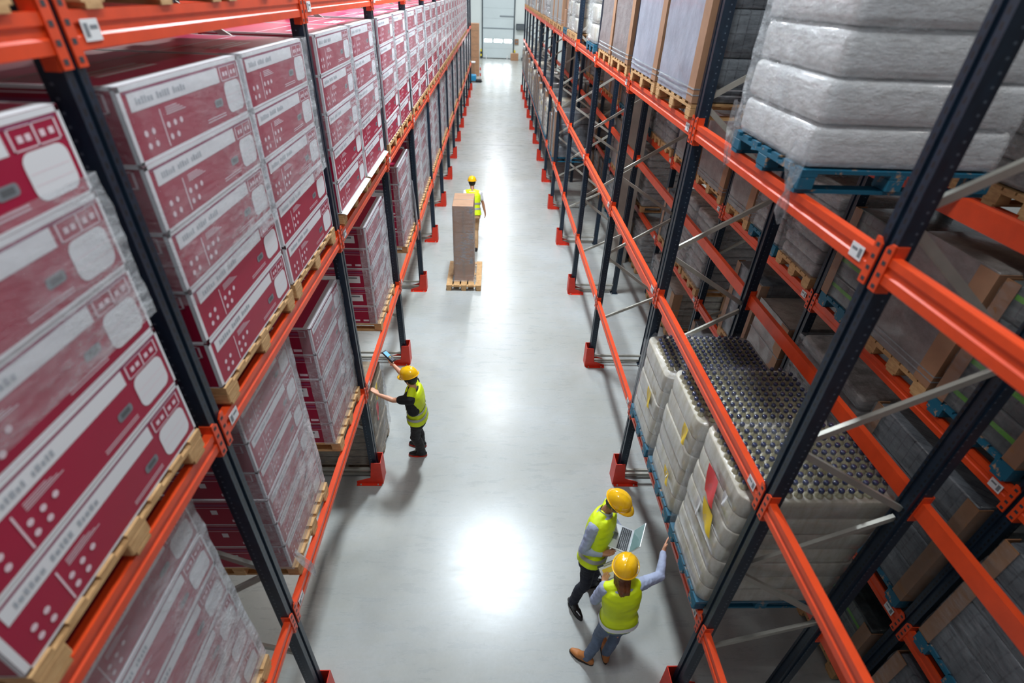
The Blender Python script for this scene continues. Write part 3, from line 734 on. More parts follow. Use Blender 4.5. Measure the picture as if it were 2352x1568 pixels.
def water_load(y, h, n, pos, slips, seed, mg=.06):
    rnd = random.Random(seed); w, d, x = .8, 1.18, 1.815; z = ZLO + .001
    pallet(1, x - .012, y, z, w, 1.2, 'bluewood', True, f'blue pallet under {pos} bottled water load', 'pallets under bottled water'); z += .147
    t = thing('water_load', f'{pos} wrapped load of bottled water under the orange beam, right rack', 'wrapped load', (x, y, z), 0, GW)
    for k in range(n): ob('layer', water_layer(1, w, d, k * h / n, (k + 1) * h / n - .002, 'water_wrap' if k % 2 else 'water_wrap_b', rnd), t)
    pts = []
    for i in range(15):
        for k in range(10):
            px, py = mg + i * (d - 2 * mg) / 14 + rnd.uniform(-.004, .004), mg + k * (w - 2 * mg) / 9 + rnd.uniform(-.004, .004)
            if (i in (0, 14)) and (k in (0, 9)): continue
            pts.append((px, py))
    pts.sort(key=lambda p: p[1] + .3 * p[0])
    for px, py in pts[:100]: ob('bottle', bottle_me, t, (px, py, h - .006))
    b = MB(); src = [v.co[:] for v in bottle_me.vertices]; fl = [tuple(f.vertices) for f in bottle_me.polygons]; mi = [f.material_index for f in bottle_me.polygons]
    for px, py in pts[100:]:
        for m, nm in ((0, 'cap_silver'), (1, 'cap')): b.raw([(v[0] + px, v[1] + py, v[2] + h - .006) for v in src], [f for f, q in zip(fl, mi) if q == m], nm)
    o = ob('bottles', b.mesh('bottles', True), t); o['kind'] = 'stuff'
    # shrink hood: draped top and skirt
    vs, fs = [], []; nu, nv = 22, 16
    for i in range(nu + 1):
        for k in range(nv + 1):
            u, v = i / nu * d, k / nv * w
            e = min(u, d - u, v, w - v)
            vs.append((u + (-.014 if i == 0 else .014 if i == nu else 0), v + (-.014 if k == 0 else .014 if k == nv else 0), h + (.078 if e > .05 else .05 if e > .02 else -.06) + noise.noise(Vector((u * 9, v * 9, seed))) * .006))
    for i in range(nu):
        for k in range(nv): fs.append((i * (nv + 1) + k, (i + 1) * (nv + 1) + k, (i + 1) * (nv + 1) + k + 1, i * (nv + 1) + k + 1))
    b = MB(); b.raw(vs, fs, 'film_hood'); ob('shrink_hood', b.mesh('shrink_hood', True, False), t, label='clear shrink film hood')
    ob('stretch_film', film_sleeve(1, w, d, h, .0, h * .97, seed, 'film_clear', .01), t, label='clear stretch film')
    for (sy, sz, sw, sh, mat, tl, fo) in slips: ob('paper_slip', slip(1, sy - y, sz - z, sw, sh, mat, tilt=tl, fold=fo), t, label=mat.replace('_', ' ') + ' slip')
    return t
water_load(2.31, 1.335, 7, 'nearest and tallest', [(2.56, 2.5, .2, .27, 'red_paper', .05, True), (2.45, 2.26, .2, .2, 'yellow_paper', .08, False), (2.72, 2.2, .07, .17, 'white', .02, False), (2.45, 2.68, .06, .12, 'white', .0, False)], 3)
water_load(3.19, 1.24, 6, 'middle', [(3.36, 1.8, .13, .14, 'yellow_paper', .05, False), (3.42, 1.86, .05, .06, 'white', .0, False), (3.3, 2.45, .11, .2, 'yellow_paper', .0, False)], 5)
water_load(4.08, 1.035, 5, 'farthest and lowest', [(4.28, 2.02, .13, .2, 'yellow_paper', .04, False)], 8, .1)

# ---- wrapped stack of boards on the floor under the left rack
wl = thing('wrapped_load', 'wrapped stack of boards on floor beside the worker in black', 'wrapped load', (XL - .02, 5.13, .148), 0, 'wrapped stacks on the floor of the left rack')
rnd = random.Random(4)
M['board_tan'] = wood('stacked_board_edge', rgb(176, 160, 134), rgb(112, 98, 82))
for k in range(9): 
    b = MB(-1); b.rbox(rnd.uniform(0, .02), .98, rnd.uniform(0, .015), .82, k * .138 + .001, k * .138 + .125, 'board_tan', .006, 1); ob('layer', b.mesh('layer'), wl)
ob('stretch_film', film_sleeve(-1, .83, .98, 1.24, 0, 1.24, 9, 'film', .012), wl, label='clear stretch film')
ob('paper_slip', slip(-1, .24, 1.0, .1, .22, 'yellow_paper', -.03, .03), wl, label='yellow paper slip'); ob('paper_slip', slip(-1, .13, .72, .12, .24, 'red_paper', -.03, .02, True), wl, label='red paper slip')
pallet(-1, XL - .02, 5.13, 0.001, .82, 1.0, 'wood_old', True, 'weathered pallet on floor under the wrapped stack of boards', 'pallets on the floor of the left rack')
# ------------------------------------------------------------ building columns, far end
b = MB(); b.box(3.03, 3.5, 12.2, 12.75, 0, 8.5, 'concrete'); struct('column_1', b.mesh('column_1'), 'grey concrete column between the right racks')
b = MB(); b.box(3.03, 3.5, 24.6, 25.1, 0, 8.5, 'concrete'); struct('column_2', b.mesh('column_2'), 'far grey concrete column between the right racks')
M['door_panel'] = plain('door_panel_pale', rgb(206, 220, 224), .45, var=.05, scale=.6)
M['door_seam'] = plain('door_seam_grey', rgb(130, 142, 150), .5)
M['door_frame'] = plain('door_track_dark', rgb(52, 66, 76), .5)
M['haz_yellow'] = plain('hazard_yellow', rgb(230, 210, 30), .5)
def emit(name, col, k):
    t = NT(name); e = t.n('ShaderNodeEmission'); e.inputs[0].default_value = col; e.inputs[1].default_value = k; return t.end(e)
M['daylight'] = emit('daylight_through_glass', (.86, .95, 1, 1), 26.0)
dx0, dx1, dy = -1.28, 1.86, 57.66
d = struct('door_1', None, 'pale sectional loading door at the end of the aisle')
b = MB(); n = 8
for k in range(n):
    z0 = .05 + k * .83
    if k == 1: 
        # window row: leave three openings
        xs = [dx0 + .1, dx0 + .25, dx0 + .98, dx0 + 1.17, dx0 + 1.97, dx0 + 2.16, dx0 + 2.89, dx1 - .1]
        b.box(dx0 + .1, dx1 - .1, dy, dy + .05, z0, z0 + .5, 'door_panel'); b.box(dx0 + .1, dx1 - .1, dy, dy + .05, z0 + .76 + .02, z0 + .82, 'door_panel')
        for i in range(0, 8, 2): b.box(xs[i], xs[i + 1], dy, dy + .05, z0 + .5, z0 + .78, 'door_panel')
    else: b.box(dx0 + .1, dx1 - .1, dy, dy + .05, z0, z0 + .82, 'door_panel')
    b.box(dx0 + .1, dx1 - .1, dy + .01, dy + .04, z0 + .82, z0 + .83, 'door_seam')
def child(name, me, par, label=None):
    o = ob(name, me, par, label=label); o['kind'] = 'structure'; return o
child('door_panel', b.mesh('door_panel'), d)
for i in range(3):
    x0 = (dx0 + .25, dx0 + 1.17, dx0 + 2.16)[i]; b = MB(); b.prism(rrect(x0 + .02, x0 + (.73, .8, .73)[i] - .02, 1.39, 1.65, .07), 'y', dy + .02, dy + .03, 'daylight'); child('door_window', b.mesh('door_window'), d, 'bright window pane in the door')
for x0 in (dx0, dx1 - .1):
    b = MB(); b.box(x0, x0 + .1, dy - .06, dy + .06, 0, 7, 'door_frame'); child('door_track', b.mesh('door_track'), d, 'dark door track')
b = MB(); b.box(dx0 + .1, dx1 - .1, dy - .02, dy + .04, 0, .045, 'black'); child('door_seal', b.mesh('door_seal'), d, 'black bottom seal')
b = MB(); b.box(dx0 + 1.7, dx1 - .12, dy - .05, dy - .01, 3.52, 3.62, 'door_seam'); child('door_bar', b.mesh('door_bar'), d)
b = MB(); b.box(dx0 + .1, dx1 - .1, dy - .03, dy, 2.52, 2.6, 'door_seam'); child('door_rib', b.mesh('door_rib'), d)
def small(name, label, cat, fn, loc, group=None):
    b = MB(); fn(b); return thing(name, label, cat, loc, 0, group, b.mesh(name))
for x in (-.85, 1.2): small('bollard', f'white stub bollard at the foot of the loading door, {"left" if x < 0 else "right"} one', 'bollard', lambda b: b.lathe([(.05, 0), (.05, .3), (.03, .34)], 'white', 12), (x, 57.2, 0), 'bollards')
for x in (-1.36, 1.94):
    def hz(b):
        for k in range(4): b.box(-.07, .07, -.07, .07, k * .2, k * .2 + .2, ('black', 'haz_yellow')[k % 2])
    small('door_guard', f'yellow black striped guard post {"left" if x < 0 else "right"} of loading door', 'guard post', hz, (x, 57.4, 0), 'striped guard posts')
def heater(b): b.rbox(-.42, .42, -.2, .2, -.25, .25, 'door_frame', .03); [b.box(-.36, .36, -.215, -.2, z, z + .04, 'paper_grey') for z in (-.18, -.08, .02, .12)]
o = small('wall_heater', 'dark grey heater box on wall right of the loading door', 'heater', heater, (2.42, 57.5, 2.75))
small('mounted_control_box', 'reddish control panel on wall right of the loading door', 'control panel', lambda b: (b.rbox(-.18, .18, -.05, .05, -.22, .22, 'kraft_dark', .01), b.box(-.1, .1, -.058, -.05, -.1, .1, 'paper_grey')), (2.1, 57.66, 1.5))
small('wall_phone', 'small dark box on wall left of the loading door', 'box', lambda b: b.rbox(-.1, .1, -.06, .06, -.12, .12, 'door_frame', .01), (-1.75, 57.66, 2.75))
def boxes(x, y, z, w, d, h, label, cat='carton', group='brown cartons at the aisle end', mat='kraft'):
    def f(b): b.rbox(-w / 2, w / 2, -d / 2, d / 2, 0, h, mat, .01, 1); b.box(-w / 2 - .002, w / 2 + .002, -d / 2 - .003, -d / 2, h * .45, h * .5, 'tape')
    return small('brown_carton', label, cat, f, (x, y, z), group)
zz = 0
for k in range(4): boxes(-1.62, 45.6, zz + .002, .8, .8, .88, f'brown carton in tall stack beyond left rack, {("lowest", "second lowest", "second highest", "topmost")[k]}'); zz += .884
boxes(-1.75, 43.3, 0, .55, .6, 1.15, 'slim brown carton on floor before the tall carton stack'); 
small('white_cover', 'white cover on the slim brown carton', 'cover', lambda b: b.rbox(-.3, .3, -.33, .33, 0, .06, 'white', .01, 1), (-1.75, 43.3, 1.152))
boxes(1.9, 56.7, 0, .75, .6, .6, 'brown carton on floor beside the loading door')
M['cyan'] = plain('cyan_plastic', rgb(20, 140, 190), .35)
def scrub(b): b.rbox(-.4, .2, -.3, .3, .08, .5, 'cyan', .08, 3); b.rbox(.15, .6, -.28, .28, .03, .2, 'black', .04, 2); [b.lathe([(.08, -.03), (.08, .03)], 'black', 12, (-.2, .0, .082)) for _ in (0,)]; b.tube([(-.35, -.2, .45), (-.5, -.2, .85), (-.5, .2, .85), (-.35, .2, .45)], .02, 'black')
sc_t = thing('floor_scrubber', 'cyan floor scrubber on floor beyond left rack', 'floor scrubber', (-1.55, 42.2, 0))
b = MB(); b.rbox(-.4, .2, -.3, .3, .08, .5, 'cyan', .08, 3); ob('body', b.mesh('body', True), sc_t)
b = MB(); b.rbox(.15, .6, -.28, .28, .0, .18, 'black', .04, 2); ob('brush_deck', b.mesh('brush_deck', True), sc_t, label='black brush deck')
b = MB(); b.tube([(-.35, -.2, .45), (-.5, -.2, .85), (-.5, .2, .85), (-.35, .2, .45)], .02, 'black'); ob('handle', b.mesh('handle'), sc_t)
b = MB(); b.lathe([(.09, 0), (.09, .08)], 'black', 12, (-.2, 0, 0)); ob('wheel', b.mesh('wheel'), sc_t)
def post(b):
    for k in range(6): b.lathe([(.045, k * .19), (.045, k * .19 + .19)], ('guard', 'white')[k % 2], 10)
    b.lathe([(.16, 0), (.16, .03)], 'black', 12)
small('warning_post', 'red white striped warning post beside the cyan scrubber', 'warning post', post, (-1.05, 42.4, 0))
def trolley(b):
    b.box(-.35, .35, -.4, .4, .12, .2, 'door_frame'); b.rbox(-.25, .25, -.3, .3, .2, .75, 'white', .05); b.rbox(-.15, .2, -.2, .2, .76, 1.1, 'concrete', .04); [b.lathe([(.07, 0), (.07, .12)], 'black', 10, (x, y, 0)) for x in (-.25, .25) for y in (-.3, .3)]
small('machine', 'grey white cleaning machine by wall right of the door', 'machine', trolley, (2.95, 56.9, 0))

# ------------------------------------------------------------ pallet with three brown boxes in the aisle
pallet(1, -1.05, 10.56, 0.001, .8, 1.25, 'wood', True, 'pale wooden pallet in the aisle under three brown boxes', 'aisle pallet') if 0 else None
def aisle_pallet():
    # boards run along the aisle; three blocks face the camera
    t = thing('pallet', 'pale wooden pallet in the aisle under three brown boxes', 'pallet', (-1.05, 10.54, 0.001))
    b = MB()
    for k in range(5): b.box(k * .168, k * .168 + .135, 0, 1.28, .122, .144, 'wood')
    for y in (0, .59, 1.18): b.box(0, .807, y, y + .1, .1, .1215, 'wood')
    ob('deck', b.mesh('deck'), t)
    for x in (0, .345, .69):
        for y in (0, .57, 1.14): b = MB(); b.rbox(x, x + .115, y, y + .14, .023, .0995, 'wood', .006, 1); ob('block', b.mesh('block'), t)
        b = MB(); b.box(x + .01, x + .105, 0, 1.28, 0, .0225, 'wood'); ob('skid', b.mesh('skid'), t)
aisle_pallet()
for k in range(3):
    t = thing('brown_box', f'brown cardboard box in column on aisle pallet, {("lowest", "middle", "topmost")[k]}', 'box', (-.875, 10.78, .147 + k * .602), 0, 'brown boxes on the aisle pallet')
    b = MB(); b.rbox(0, .455, 0, .85, 0, .6, 'kraft', .008, 2); ob('body', b.mesh('body'), t)
    b = MB(); b.box(.19, .265, -.002, -.0005, .04, .36, 'paper_grey') if 0 else b.box(.2, .26, -.002, -.0005, .0, .5, 'tape'); ob('tape', b.mesh('tape'), t, label='brown tape')
    b = MB(); b.box(.37, .435, -.003, -.001, .44, .55, 'paper_grey'); ob('paper_label', b.mesh('paper_label'), t, label='grey paper label')
    if k == 2: b = MB(); b.box(.005, .45, .4, .45, .6005, .6015, 'tape'); b.box(.06, .4, .12, .126, .6005, .6015, 'tape'); b.box(.06, .4, .7, .706, .6005, .6015, 'tape'); ob('top_tape', b.mesh('top_tape'), t, label='brown tape')

# the sleeve is built facing -x; turn it to wrap the column
t = thing('stretch_wrap', 'clear stretch film around the column of brown boxes', 'stretch film', (-.876, 10.78, .15), 0)
def column_film():
    b = MB(); nz = 24; e = .007; w, d, h = .455, .85, 1.806
    path = []
    for (p, q, n) in (((w + e, d), (w + e, -e), 10), ((w + e, -e), (-e, -e), 8), ((-e, -e), (-e, d), 10)):
        for k in range(n): path.append((p[0] + (q[0] - p[0]) * k / n, p[1] + (q[1] - p[1]) * k / n))
    path.append((-e, d)); vs, fs = [], []
    for px, py in path:
        for k in range(nz + 1):
            z = h * k / nz; a = abs(noise.noise(Vector((px * 3, py * 3, z * 6)))) * .014
            f = .05 * max(0, 1 - z / .12)
            vs.append((px + (a + f if px > w else -a - f if px < 0 else 0), py - (a + f if py < 0 else 0), z))
    n = nz + 1
    for i in range(len(path) - 1):
        for k in range(nz): fs.append((i * n + k, (i + 1) * n + k, (i + 1) * n + k + 1, i * n + k + 1))
    b.raw(vs, fs, 'film'); return b.mesh('stretch_wrap', True, False)
t.data = column_film() if t.data else None
if t.type == 'EMPTY':
    bpy.data.objects.remove(t); t = thing('stretch_wrap', 'clear stretch film around the column of brown boxes', 'stretch film', (-.876, 10.78, .15), 0, None, column_film())
# ------------------------------------------------------------ people
M['skin'] = plain('skin', rgb(222, 164, 132), .5, var=.05, scale=20, **{'Subsurface Weight': .1, 'Subsurface Radius': (.02, .008, .004)})
M['skin_dark'] = plain('skin_tanned', rgb(176, 122, 92), .5, var=.06, scale=20)
M['hivis'] = plain('hivis_fabric', rgb(222, 244, 10), .6, var=.07, scale=7, bump=.25)
M['helmet'] = plain('yellow_helmet', rgb(255, 196, 16), .2, **{'Coat Weight': .6})
M['band'] = plain('reflective_band', rgb(168, 168, 164), .4, .2)
M['band_w'] = plain('reflective_band_bright', rgb(226, 228, 232), .4)
M['shirt_blue'] = plain('pale_blue_shirt', rgb(168, 178, 206), .75, var=.1, scale=12, bump=.3)
M['shirt_black'] = plain('black_shirt', rgb(20, 20, 22), .8, var=.2, scale=12)
M['shirt_white'] = plain('white_shirt', rgb(226, 226, 228), .75)
M['navy_cloth'] = plain('dark_navy_trousers', rgb(22, 26, 44), .8, var=.25, scale=9, bump=.4)
M['black_cloth'] = plain('black_work_trousers', rgb(30, 28, 30), .8, var=.25, scale=9, bump=.4)
M['denim'] = plain('blue_grey_denim', rgb(98, 114, 138), .8, var=.25, scale=9, bump=.4)
M['khaki'] = plain('tan_work_trousers', rgb(196, 158, 116), .8, var=.2, scale=8, bump=.3)
M['leather_black'] = plain('black_leather', rgb(24, 20, 20), .25)
M['leather_tan'] = plain('tan_suede_boot', rgb(186, 118, 62), .6, var=.15, scale=12)
M['sole'] = plain('dark_rubber_sole', rgb(50, 38, 32), .7)
M['hair_brown'] = plain('auburn_hair', rgb(122, 68, 34), .45, var=.35, scale=30, stretch=(6, 6, 1))
M['hair_dark'] = plain('dark_hair', rgb(34, 26, 22), .5)
M['silver'] = plain('silver_laptop', rgb(214, 218, 222), .35, .3)
M['lips'] = plain('lips', rgb(176, 96, 86), .5)
M['eye'] = plain('eye_dark', rgb(40, 30, 26), .2)
V = Vector
ICO = None
def ico():
    global ICO
    if ICO is None:
        bm = bmesh.new(); bmesh.ops.create_icosphere(bm, subdivisions=2, radius=1); ICO = [v.co.copy() for v in bm.verts]; bm.free()
    return ICO
def add_hull(bm, balls):
    tmp = bmesh.new()
    for c, r in balls:
        rr = r if isinstance(r, (tuple, list)) else (r, r, r)
        for p in ico(): tmp.verts.new((c[0] + p.x * rr[0], c[1] + p.y * rr[1], c[2] + p.z * rr[2]))
    res = bmesh.ops.convex_hull(tmp, input=tmp.verts[:])
    junk = [g for g in res['geom_interior'] + res['geom_unused'] if isinstance(g, bmesh.types.BMVert)]
    bmesh.ops.delete(tmp, geom=list(set(junk)), context='VERTS')
    me = bpy.data.meshes.new('tmp'); tmp.to_mesh(me); tmp.free(); bm.from_mesh(me); bpy.data.meshes.remove(me)
def add_chain(bm, pts):
    for a, b in zip(pts[:-1], pts[1:]): add_hull(bm, [a, b])
def add_loft(bm, secs, n=24, pw=2.4):
    rings = []
    for c, r, f, hw, hd in secs:
        ring = []
        for k in range(n):
            a = 2 * PI * k / n; ca, sa = math.cos(a), math.sin(a)
            x = math.copysign(abs(ca) ** (2 / pw), ca) * hw; y = math.copysign(abs(sa) ** (2 / pw), sa) * hd
            ring.append(bm.verts.new(c + r * x + f * y))
        rings.append(ring)
    for p, q in zip(rings[:-1], rings[1:]):
        for k in range(n): bm.faces.new((p[k], p[(k + 1) % n], q[(k + 1) % n], q[k]))
    return rings
def cap_rings(bm, rings): bm.faces.new(rings[0][::-1]); bm.faces.new(rings[-1])
def remeshed(bm, name, mat, voxel, smooth=3, wrinkle=0, wscale=9, clamp0=False):
    me = bpy.data.meshes.new(name); bmesh.ops.recalc_face_normals(bm, faces=bm.faces[:]); bm.to_mesh(me); bm.free()
    o = bpy.data.objects.new('tmp', me); COL.objects.link(o)
    r = o.modifiers.new('r', 'REMESH'); r.mode = 'VOXEL'; r.voxel_size = voxel; r.use_smooth_shade = True
    if smooth: s = o.modifiers.new('s', 'SMOOTH'); s.factor = .5; s.iterations = smooth
    dg = bpy.context.evaluated_depsgraph_get(); ev = o.evaluated_get(dg)
    out = bpy.data.meshes.new_from_object(ev); out.name = name
    bpy.data.objects.remove(o); bpy.data.meshes.remove(me)
    if wrinkle:
        nr = [v.normal.copy() for v in out.vertices]
        for v, q in zip(out.vertices, nr):
            p = v.co; a = noise.noise(V((p.x * wscale, p.y * wscale, p.z * wscale * 1.9))) + .5 * noise.noise(V((p.x * wscale * 2.3, p.y * wscale * 2.3, p.z * wscale * 4)))
            v.co = p + q * a * wrinkle
    if clamp0:
        for v in out.vertices: v.co.z = max(v.co.z, .003)
    out.materials.clear(); out.materials.append(M[mat]); out.polygons.foreach_set('use_smooth', [True] * len(out.polygons)); out.update(); return out
def hand_balls(bm, W, D, N, T, curl=.35, spread=.02, size=1.0):
    """W wrist, D toward the fingers, N out of the palm, T toward the thumb side"""
    D, N, T = V(D).normalized(), V(N), V(T); N = (N - D * N.dot(D)).normalized(); T = (T - D * T.dot(D) - N * T.dot(N)).normalized(); k = size
    offs = (.033, .011, -.011, -.032); lens = (.07, .08, .074, .058)
    kn = [W + D * (.088 - abs(o) * .25) * k + T * o * k for o in offs]
    add_hull(bm, [(W, .025 * k)] + [(p, .0125 * k) for p in (kn[0], kn[3])] + [(W + D * .045 * k + T * .03 * k, .014 * k)])
    add_hull(bm, [(W + D * .03 * k, .022 * k)] + [(p, .0125 * k) for p in kn])
    for i, p in enumerate(kn):
        d0 = (D + T * offs[i] * spread * 22).normalized(); L = lens[i] * k; p0 = p; ang = 0; r = .0092 * k
        pts = [(p0, .0105 * k)]
        for frac, mul in ((.45, .5), (.32, 1.1), (.23, 1.6)):
            a = curl * mul; d = (d0 * math.cos(a) + N * math.sin(a)).normalized(); p0 = p0 + d * L * frac; pts.append((p0, r)); r *= .9
        add_chain(bm, pts)
    b0 = W + D * .032 * k + T * .026 * k; d = (D * .62 + T * .75 + N * .2).normalized(); b1 = b0 + d * .034 * k; d2 = (D * .85 + T * .35 + N * .3).normalized()
    add_chain(bm, [(b0, .0135 * k), (b1, .0108 * k), (b1 + d2 * .03 * k, .009 * k)])
TS = [(-.2, .176, .128), (-.08, .184, .135), (.05, .178, .13), (.28, .158, .112), (.55, .176, .122), (.74, .188, .118), (.86, .178, .102), (.94, .135, .082), (1.0, .072, .066)]
class Torso:
    def __init__(s, hip, neck, rh, rs, k=1.0, bow=V((0, 0, 0))):
        s.hip, s.neck, s.rh, s.rs, s.k, s.bow = V(hip), V(neck), V(rh).normalized(), V(rs).normalized(), k, bow
    def at(s, t, add=0, mul=1.0):
        for (a, b) in zip(TS[:-1], TS[1:]):
            if t <= b[0]: break
        u = max(0, min(1, (t - a[0]) / (b[0] - a[0]))); u2 = u * u * (3 - 2 * u) * .5 + u * .5
        hw, hd = a[1] + (b[1] - a[1]) * u2, a[2] + (b[2] - a[2]) * u2
        c = s.hip.lerp(s.neck, t) + s.bow * (4 * t * (1 - t) if 0 < t < 1 else 0)
        up = (s.neck - s.hip).normalized(); r = s.rh.lerp(s.rs, max(0, min(1, t))).normalized(); f = up.cross(r).normalized(); r = f.cross(up)
        return c, r, f, hw * s.k * mul + add, hd * s.k * mul + add
    def secs(s, t0, t1, n, add=0, mul=1.0): return [s.at(t0 + (t1 - t0) * i / n, add, mul) for i in range(n + 1)]
def frame(f):
    f = V(f).normalized(); r = f.cross(V((0, 0, 1))).normalized(); return f, r, r.cross(f)
def helmet_meshes(c, f):
    f, r, u = frame(f); o = c + u * .055
    def P(x, y, z): return o + f * x + r * y + u * z
    n, m = 32, 9; bm = bmesh.new(); rings = []
    for i in range(m + 1):
        t = i / m * PI / 2; ring = []
        for k in range(n):
            a = 2 * PI * k / n; rr = math.cos(t) ** .8 if i < m else .02
            z = .122 * math.sin(t); y = math.sin(a) * .112 * rr
            rid = .007 * max(0, 1 - abs(y) / .016) * (1 if .2 < t else 0) + .004 * max(0, 1 - abs(abs(y) - .045) / .01) * (1 if .25 < t < 1.3 else 0)
            ring.append(bm.verts.new(P(math.cos(a) * .136 * rr - .006, y, z + rid)))
        rings.append(ring)
    for p, q in zip(rings[:-1], rings[1:]):
        for k in range(n): bm.faces.new((p[k], p[(k + 1) % n], q[(k + 1) % n], q[k]))
    bm.faces.new(rings[-1])
    bmesh.ops.recalc_face_normals(bm, faces=bm.faces[:]); s = bpy.data.meshes.new('hard_hat'); bm.to_mesh(s); bm.free()
    b2 = MB(); vs, fs = [], []
    for zz, inn in ((.0, 0), (.006, 0)):
        for kind in (0, 1):
            for k in range(n):
                a = 2 * PI * k / n; ca, sa = math.cos(a), math.sin(a); e = 0 if kind == 0 else .012 + .052 * max(0, ca) ** 1.3
                dz = -.012 * max(0, ca) if kind else 0
                vs.append(tuple(P(ca * (.134 + e) - .006, sa * (.11 + (e if ca <= 0 else .012 + (e - .012) * .35)), zz - .004 + dz)))
    for k in range(n):
        j = (k + 1) % n
        fs += [(k, j, n + j, n + k), (2 * n + k, 3 * n + k, 3 * n + j, 2 * n + j), (n + k, n + j, 3 * n + j, 3 * n + k), (k, 2 * n + k, 2 * n + j, j)]
    b2.raw(vs, fs, 'helmet'); br = b2.mesh('brim', True)
    s.materials.append(M['helmet']); s.polygons.foreach_set('use_smooth', [True] * len(s.polygons)); return s, br
def person(label, J, head, hf, bodyk=1.0, skin='skin', shirt='shirt_blue', sleeve='long', trousers='navy_cloth', shoes='leather_black', soles='sole', bands=((.2, .3, 'band'), (.42, .52, 'band')),
           hands=None, hair=None, feet=None, vox=.0045, legr=(.094, .064, .052), side=(), collar=None, vest_t0=-.08, hemflare=.0):
    """J: world joints. hands: {'L': (D, N, T, curl)}, feet: {'L': heading}"""
    J = {k: V(v) for k, v in J.items()}; head = V(head); f, r, u = frame(hf); k = bodyk
    hip = (J['hipL'] + J['hipR']) / 2; T = Torso(hip, J['neck'], J['hipR'] - J['hipL'], J['shR'] - J['shL'], k)
    # --- body
    bm = bmesh.new()
    rings = add_loft(bm, T.secs(-.1, 1.0, 14, -.03)); cap_rings(bm, rings)
    H = lambda a, b, c: head + f * a + r * b + u * c
    add_hull(bm, [(J['neck'] - V((0, 0, .02)), .055 * k), (H(-.015, 0, -.05), .05 * k)])
    add_hull(bm, [(H(-.022, 0, .035), .078), (H(.022, 0, .04), .07), (H(-.02, 0, .0), .072), (H(.03, 0, -.005), .062)])
    add_hull(bm, [(H(.03, 0, .0), .06), (H(.064, 0, -.088), .022), (H(.012, .047, -.05), .026), (H(.012, -.047, -.05), .026), (H(.07, 0, -.05), .026)])
    add_hull(bm, [(H(.088, 0, .012), .008), (H(.105, 0, -.026), .0115)]); add_hull(bm, [(H(.094, .012, -.03), .008), (H(.094, -.012, -.03), .008)])
    add_hull(bm, [(H(.083, .035, .024), .01), (H(.087, .008, .022), .009)]); add_hull(bm, [(H(.083, -.035, .024), .01), (H(.087, -.008, .022), .009)])
    for sg in (1, -1): add_hull(bm, [(H(-.008, sg * .078, .008), .011), (H(-.004, sg * .076, -.028), .008), (H(-.022, sg * .081, .004), .008)])
    for s in 'LR':
        add_chain(bm, [(J['sh' + s], .05 * k), (J['sh' + s].lerp(J['el' + s], .5), .044 * k), (J['el' + s], .037 * k)])
        add_chain(bm, [(J['el' + s], .037 * k), (J['el' + s].lerp(J['wr' + s], .3), .039 * k), (J['wr' + s], .025 * k)])
        if hands and s in hands: D, N, TT, cu = hands[s]; hand_balls(bm, J['wr' + s], D, N, TT, cu, size=.96 * k)
        add_chain(bm, [(J['hip' + s].lerp(hip, .2), .065 * k), (J['kn' + s], .05 * k), (J['kn' + s].lerp(J['an' + s], .35), .05 * k), (J['an' + s], .034 * k)])
        fd = V(feet[s]).normalized(); an = J['an' + s]
        add_hull(bm, [(an, .028 * k), (V((an.x, an.y, .04)) - fd * .03, .024), (V((an.x, an.y, .026)) + fd * .1, .016)])
    root = tag(ob('person', remeshed(bm, 'person', skin, vox, 2)), label, 'person')
    # --- clothes
    bm = bmesh.new(); rings = add_loft(bm, T.secs(.02, .97, 14, -.002)); cap_rings(bm, rings)
    for s in 'LR':
        a, e, w = J['sh' + s], J['el' + s], J['wr' + s]
        if sleeve == 'long': add_chain(bm, [(a, .072 * k), (a.lerp(e, .5), .06 * k), (e, .052 * k), (e.lerp(w, .5), .046 * k), (e.lerp(w, .93), .036 * k)])
        else: add_chain(bm, [(a, .076 * k), (a.lerp(e, .55), .064 * k)])
    if side: add_chain(bm, [(V(p), r_) for p, r_ in side])
    ob('shirt', remeshed(bm, 'shirt', shirt, .009, 3, .006 if sleeve == 'long' else .003, 14), root)
    bm = bmesh.new(); rings = add_loft(bm, T.secs(-.22, .1, 5, -.004)); cap_rings(bm, rings)
    for s in 'LR':
        h, kn, an = J['hip' + s].lerp(hip, .16) - V((0, 0, .03)), J['kn' + s], J['an' + s]; fw = V(feet[s]).normalized() * .012
        add_chain(bm, [(h, legr[0] * k), (h.lerp(kn, .5), legr[0] * .86 * k), (kn + fw, legr[1] * k), (kn.lerp(an, .4) - fw, legr[1] * .98 * k), (an + V((0, 0, -.012)), (legr[2] + .004) * k)])
    ob('trousers', remeshed(bm, 'trousers', trousers, .009, 3, .005, 11), root)
    bm = bmesh.new(); secs = T.secs(vest_t0, .95, 22, .018)
    rings = add_loft(bm, secs, 32); cap_rings(bm, rings[::1])
    for s in 'LR': add_hull(bm, [(J['sh' + s].lerp(J['neck'], .12) + V((0, 0, .012)), .062 * k), (J['sh' + s].lerp(J['neck'], .7) + V((0, 0, .0)), .06 * k)])
    vest = ob('vest', remeshed(bm, 'vest', 'hivis', .010, 2, .005, 8), root)
    for a, b, m in bands:
        bm = bmesh.new(); add_loft(bm, T.secs(a, b, 2, .0255), 40); me = bpy.data.meshes.new('reflective_band'); bm.to_mesh(me); bm.free(); me.materials.append(M[m]); me.polygons.foreach_set('use_smooth', [True] * len(me.polygons)); ob('reflective_band', me, root, label='silver reflective band')
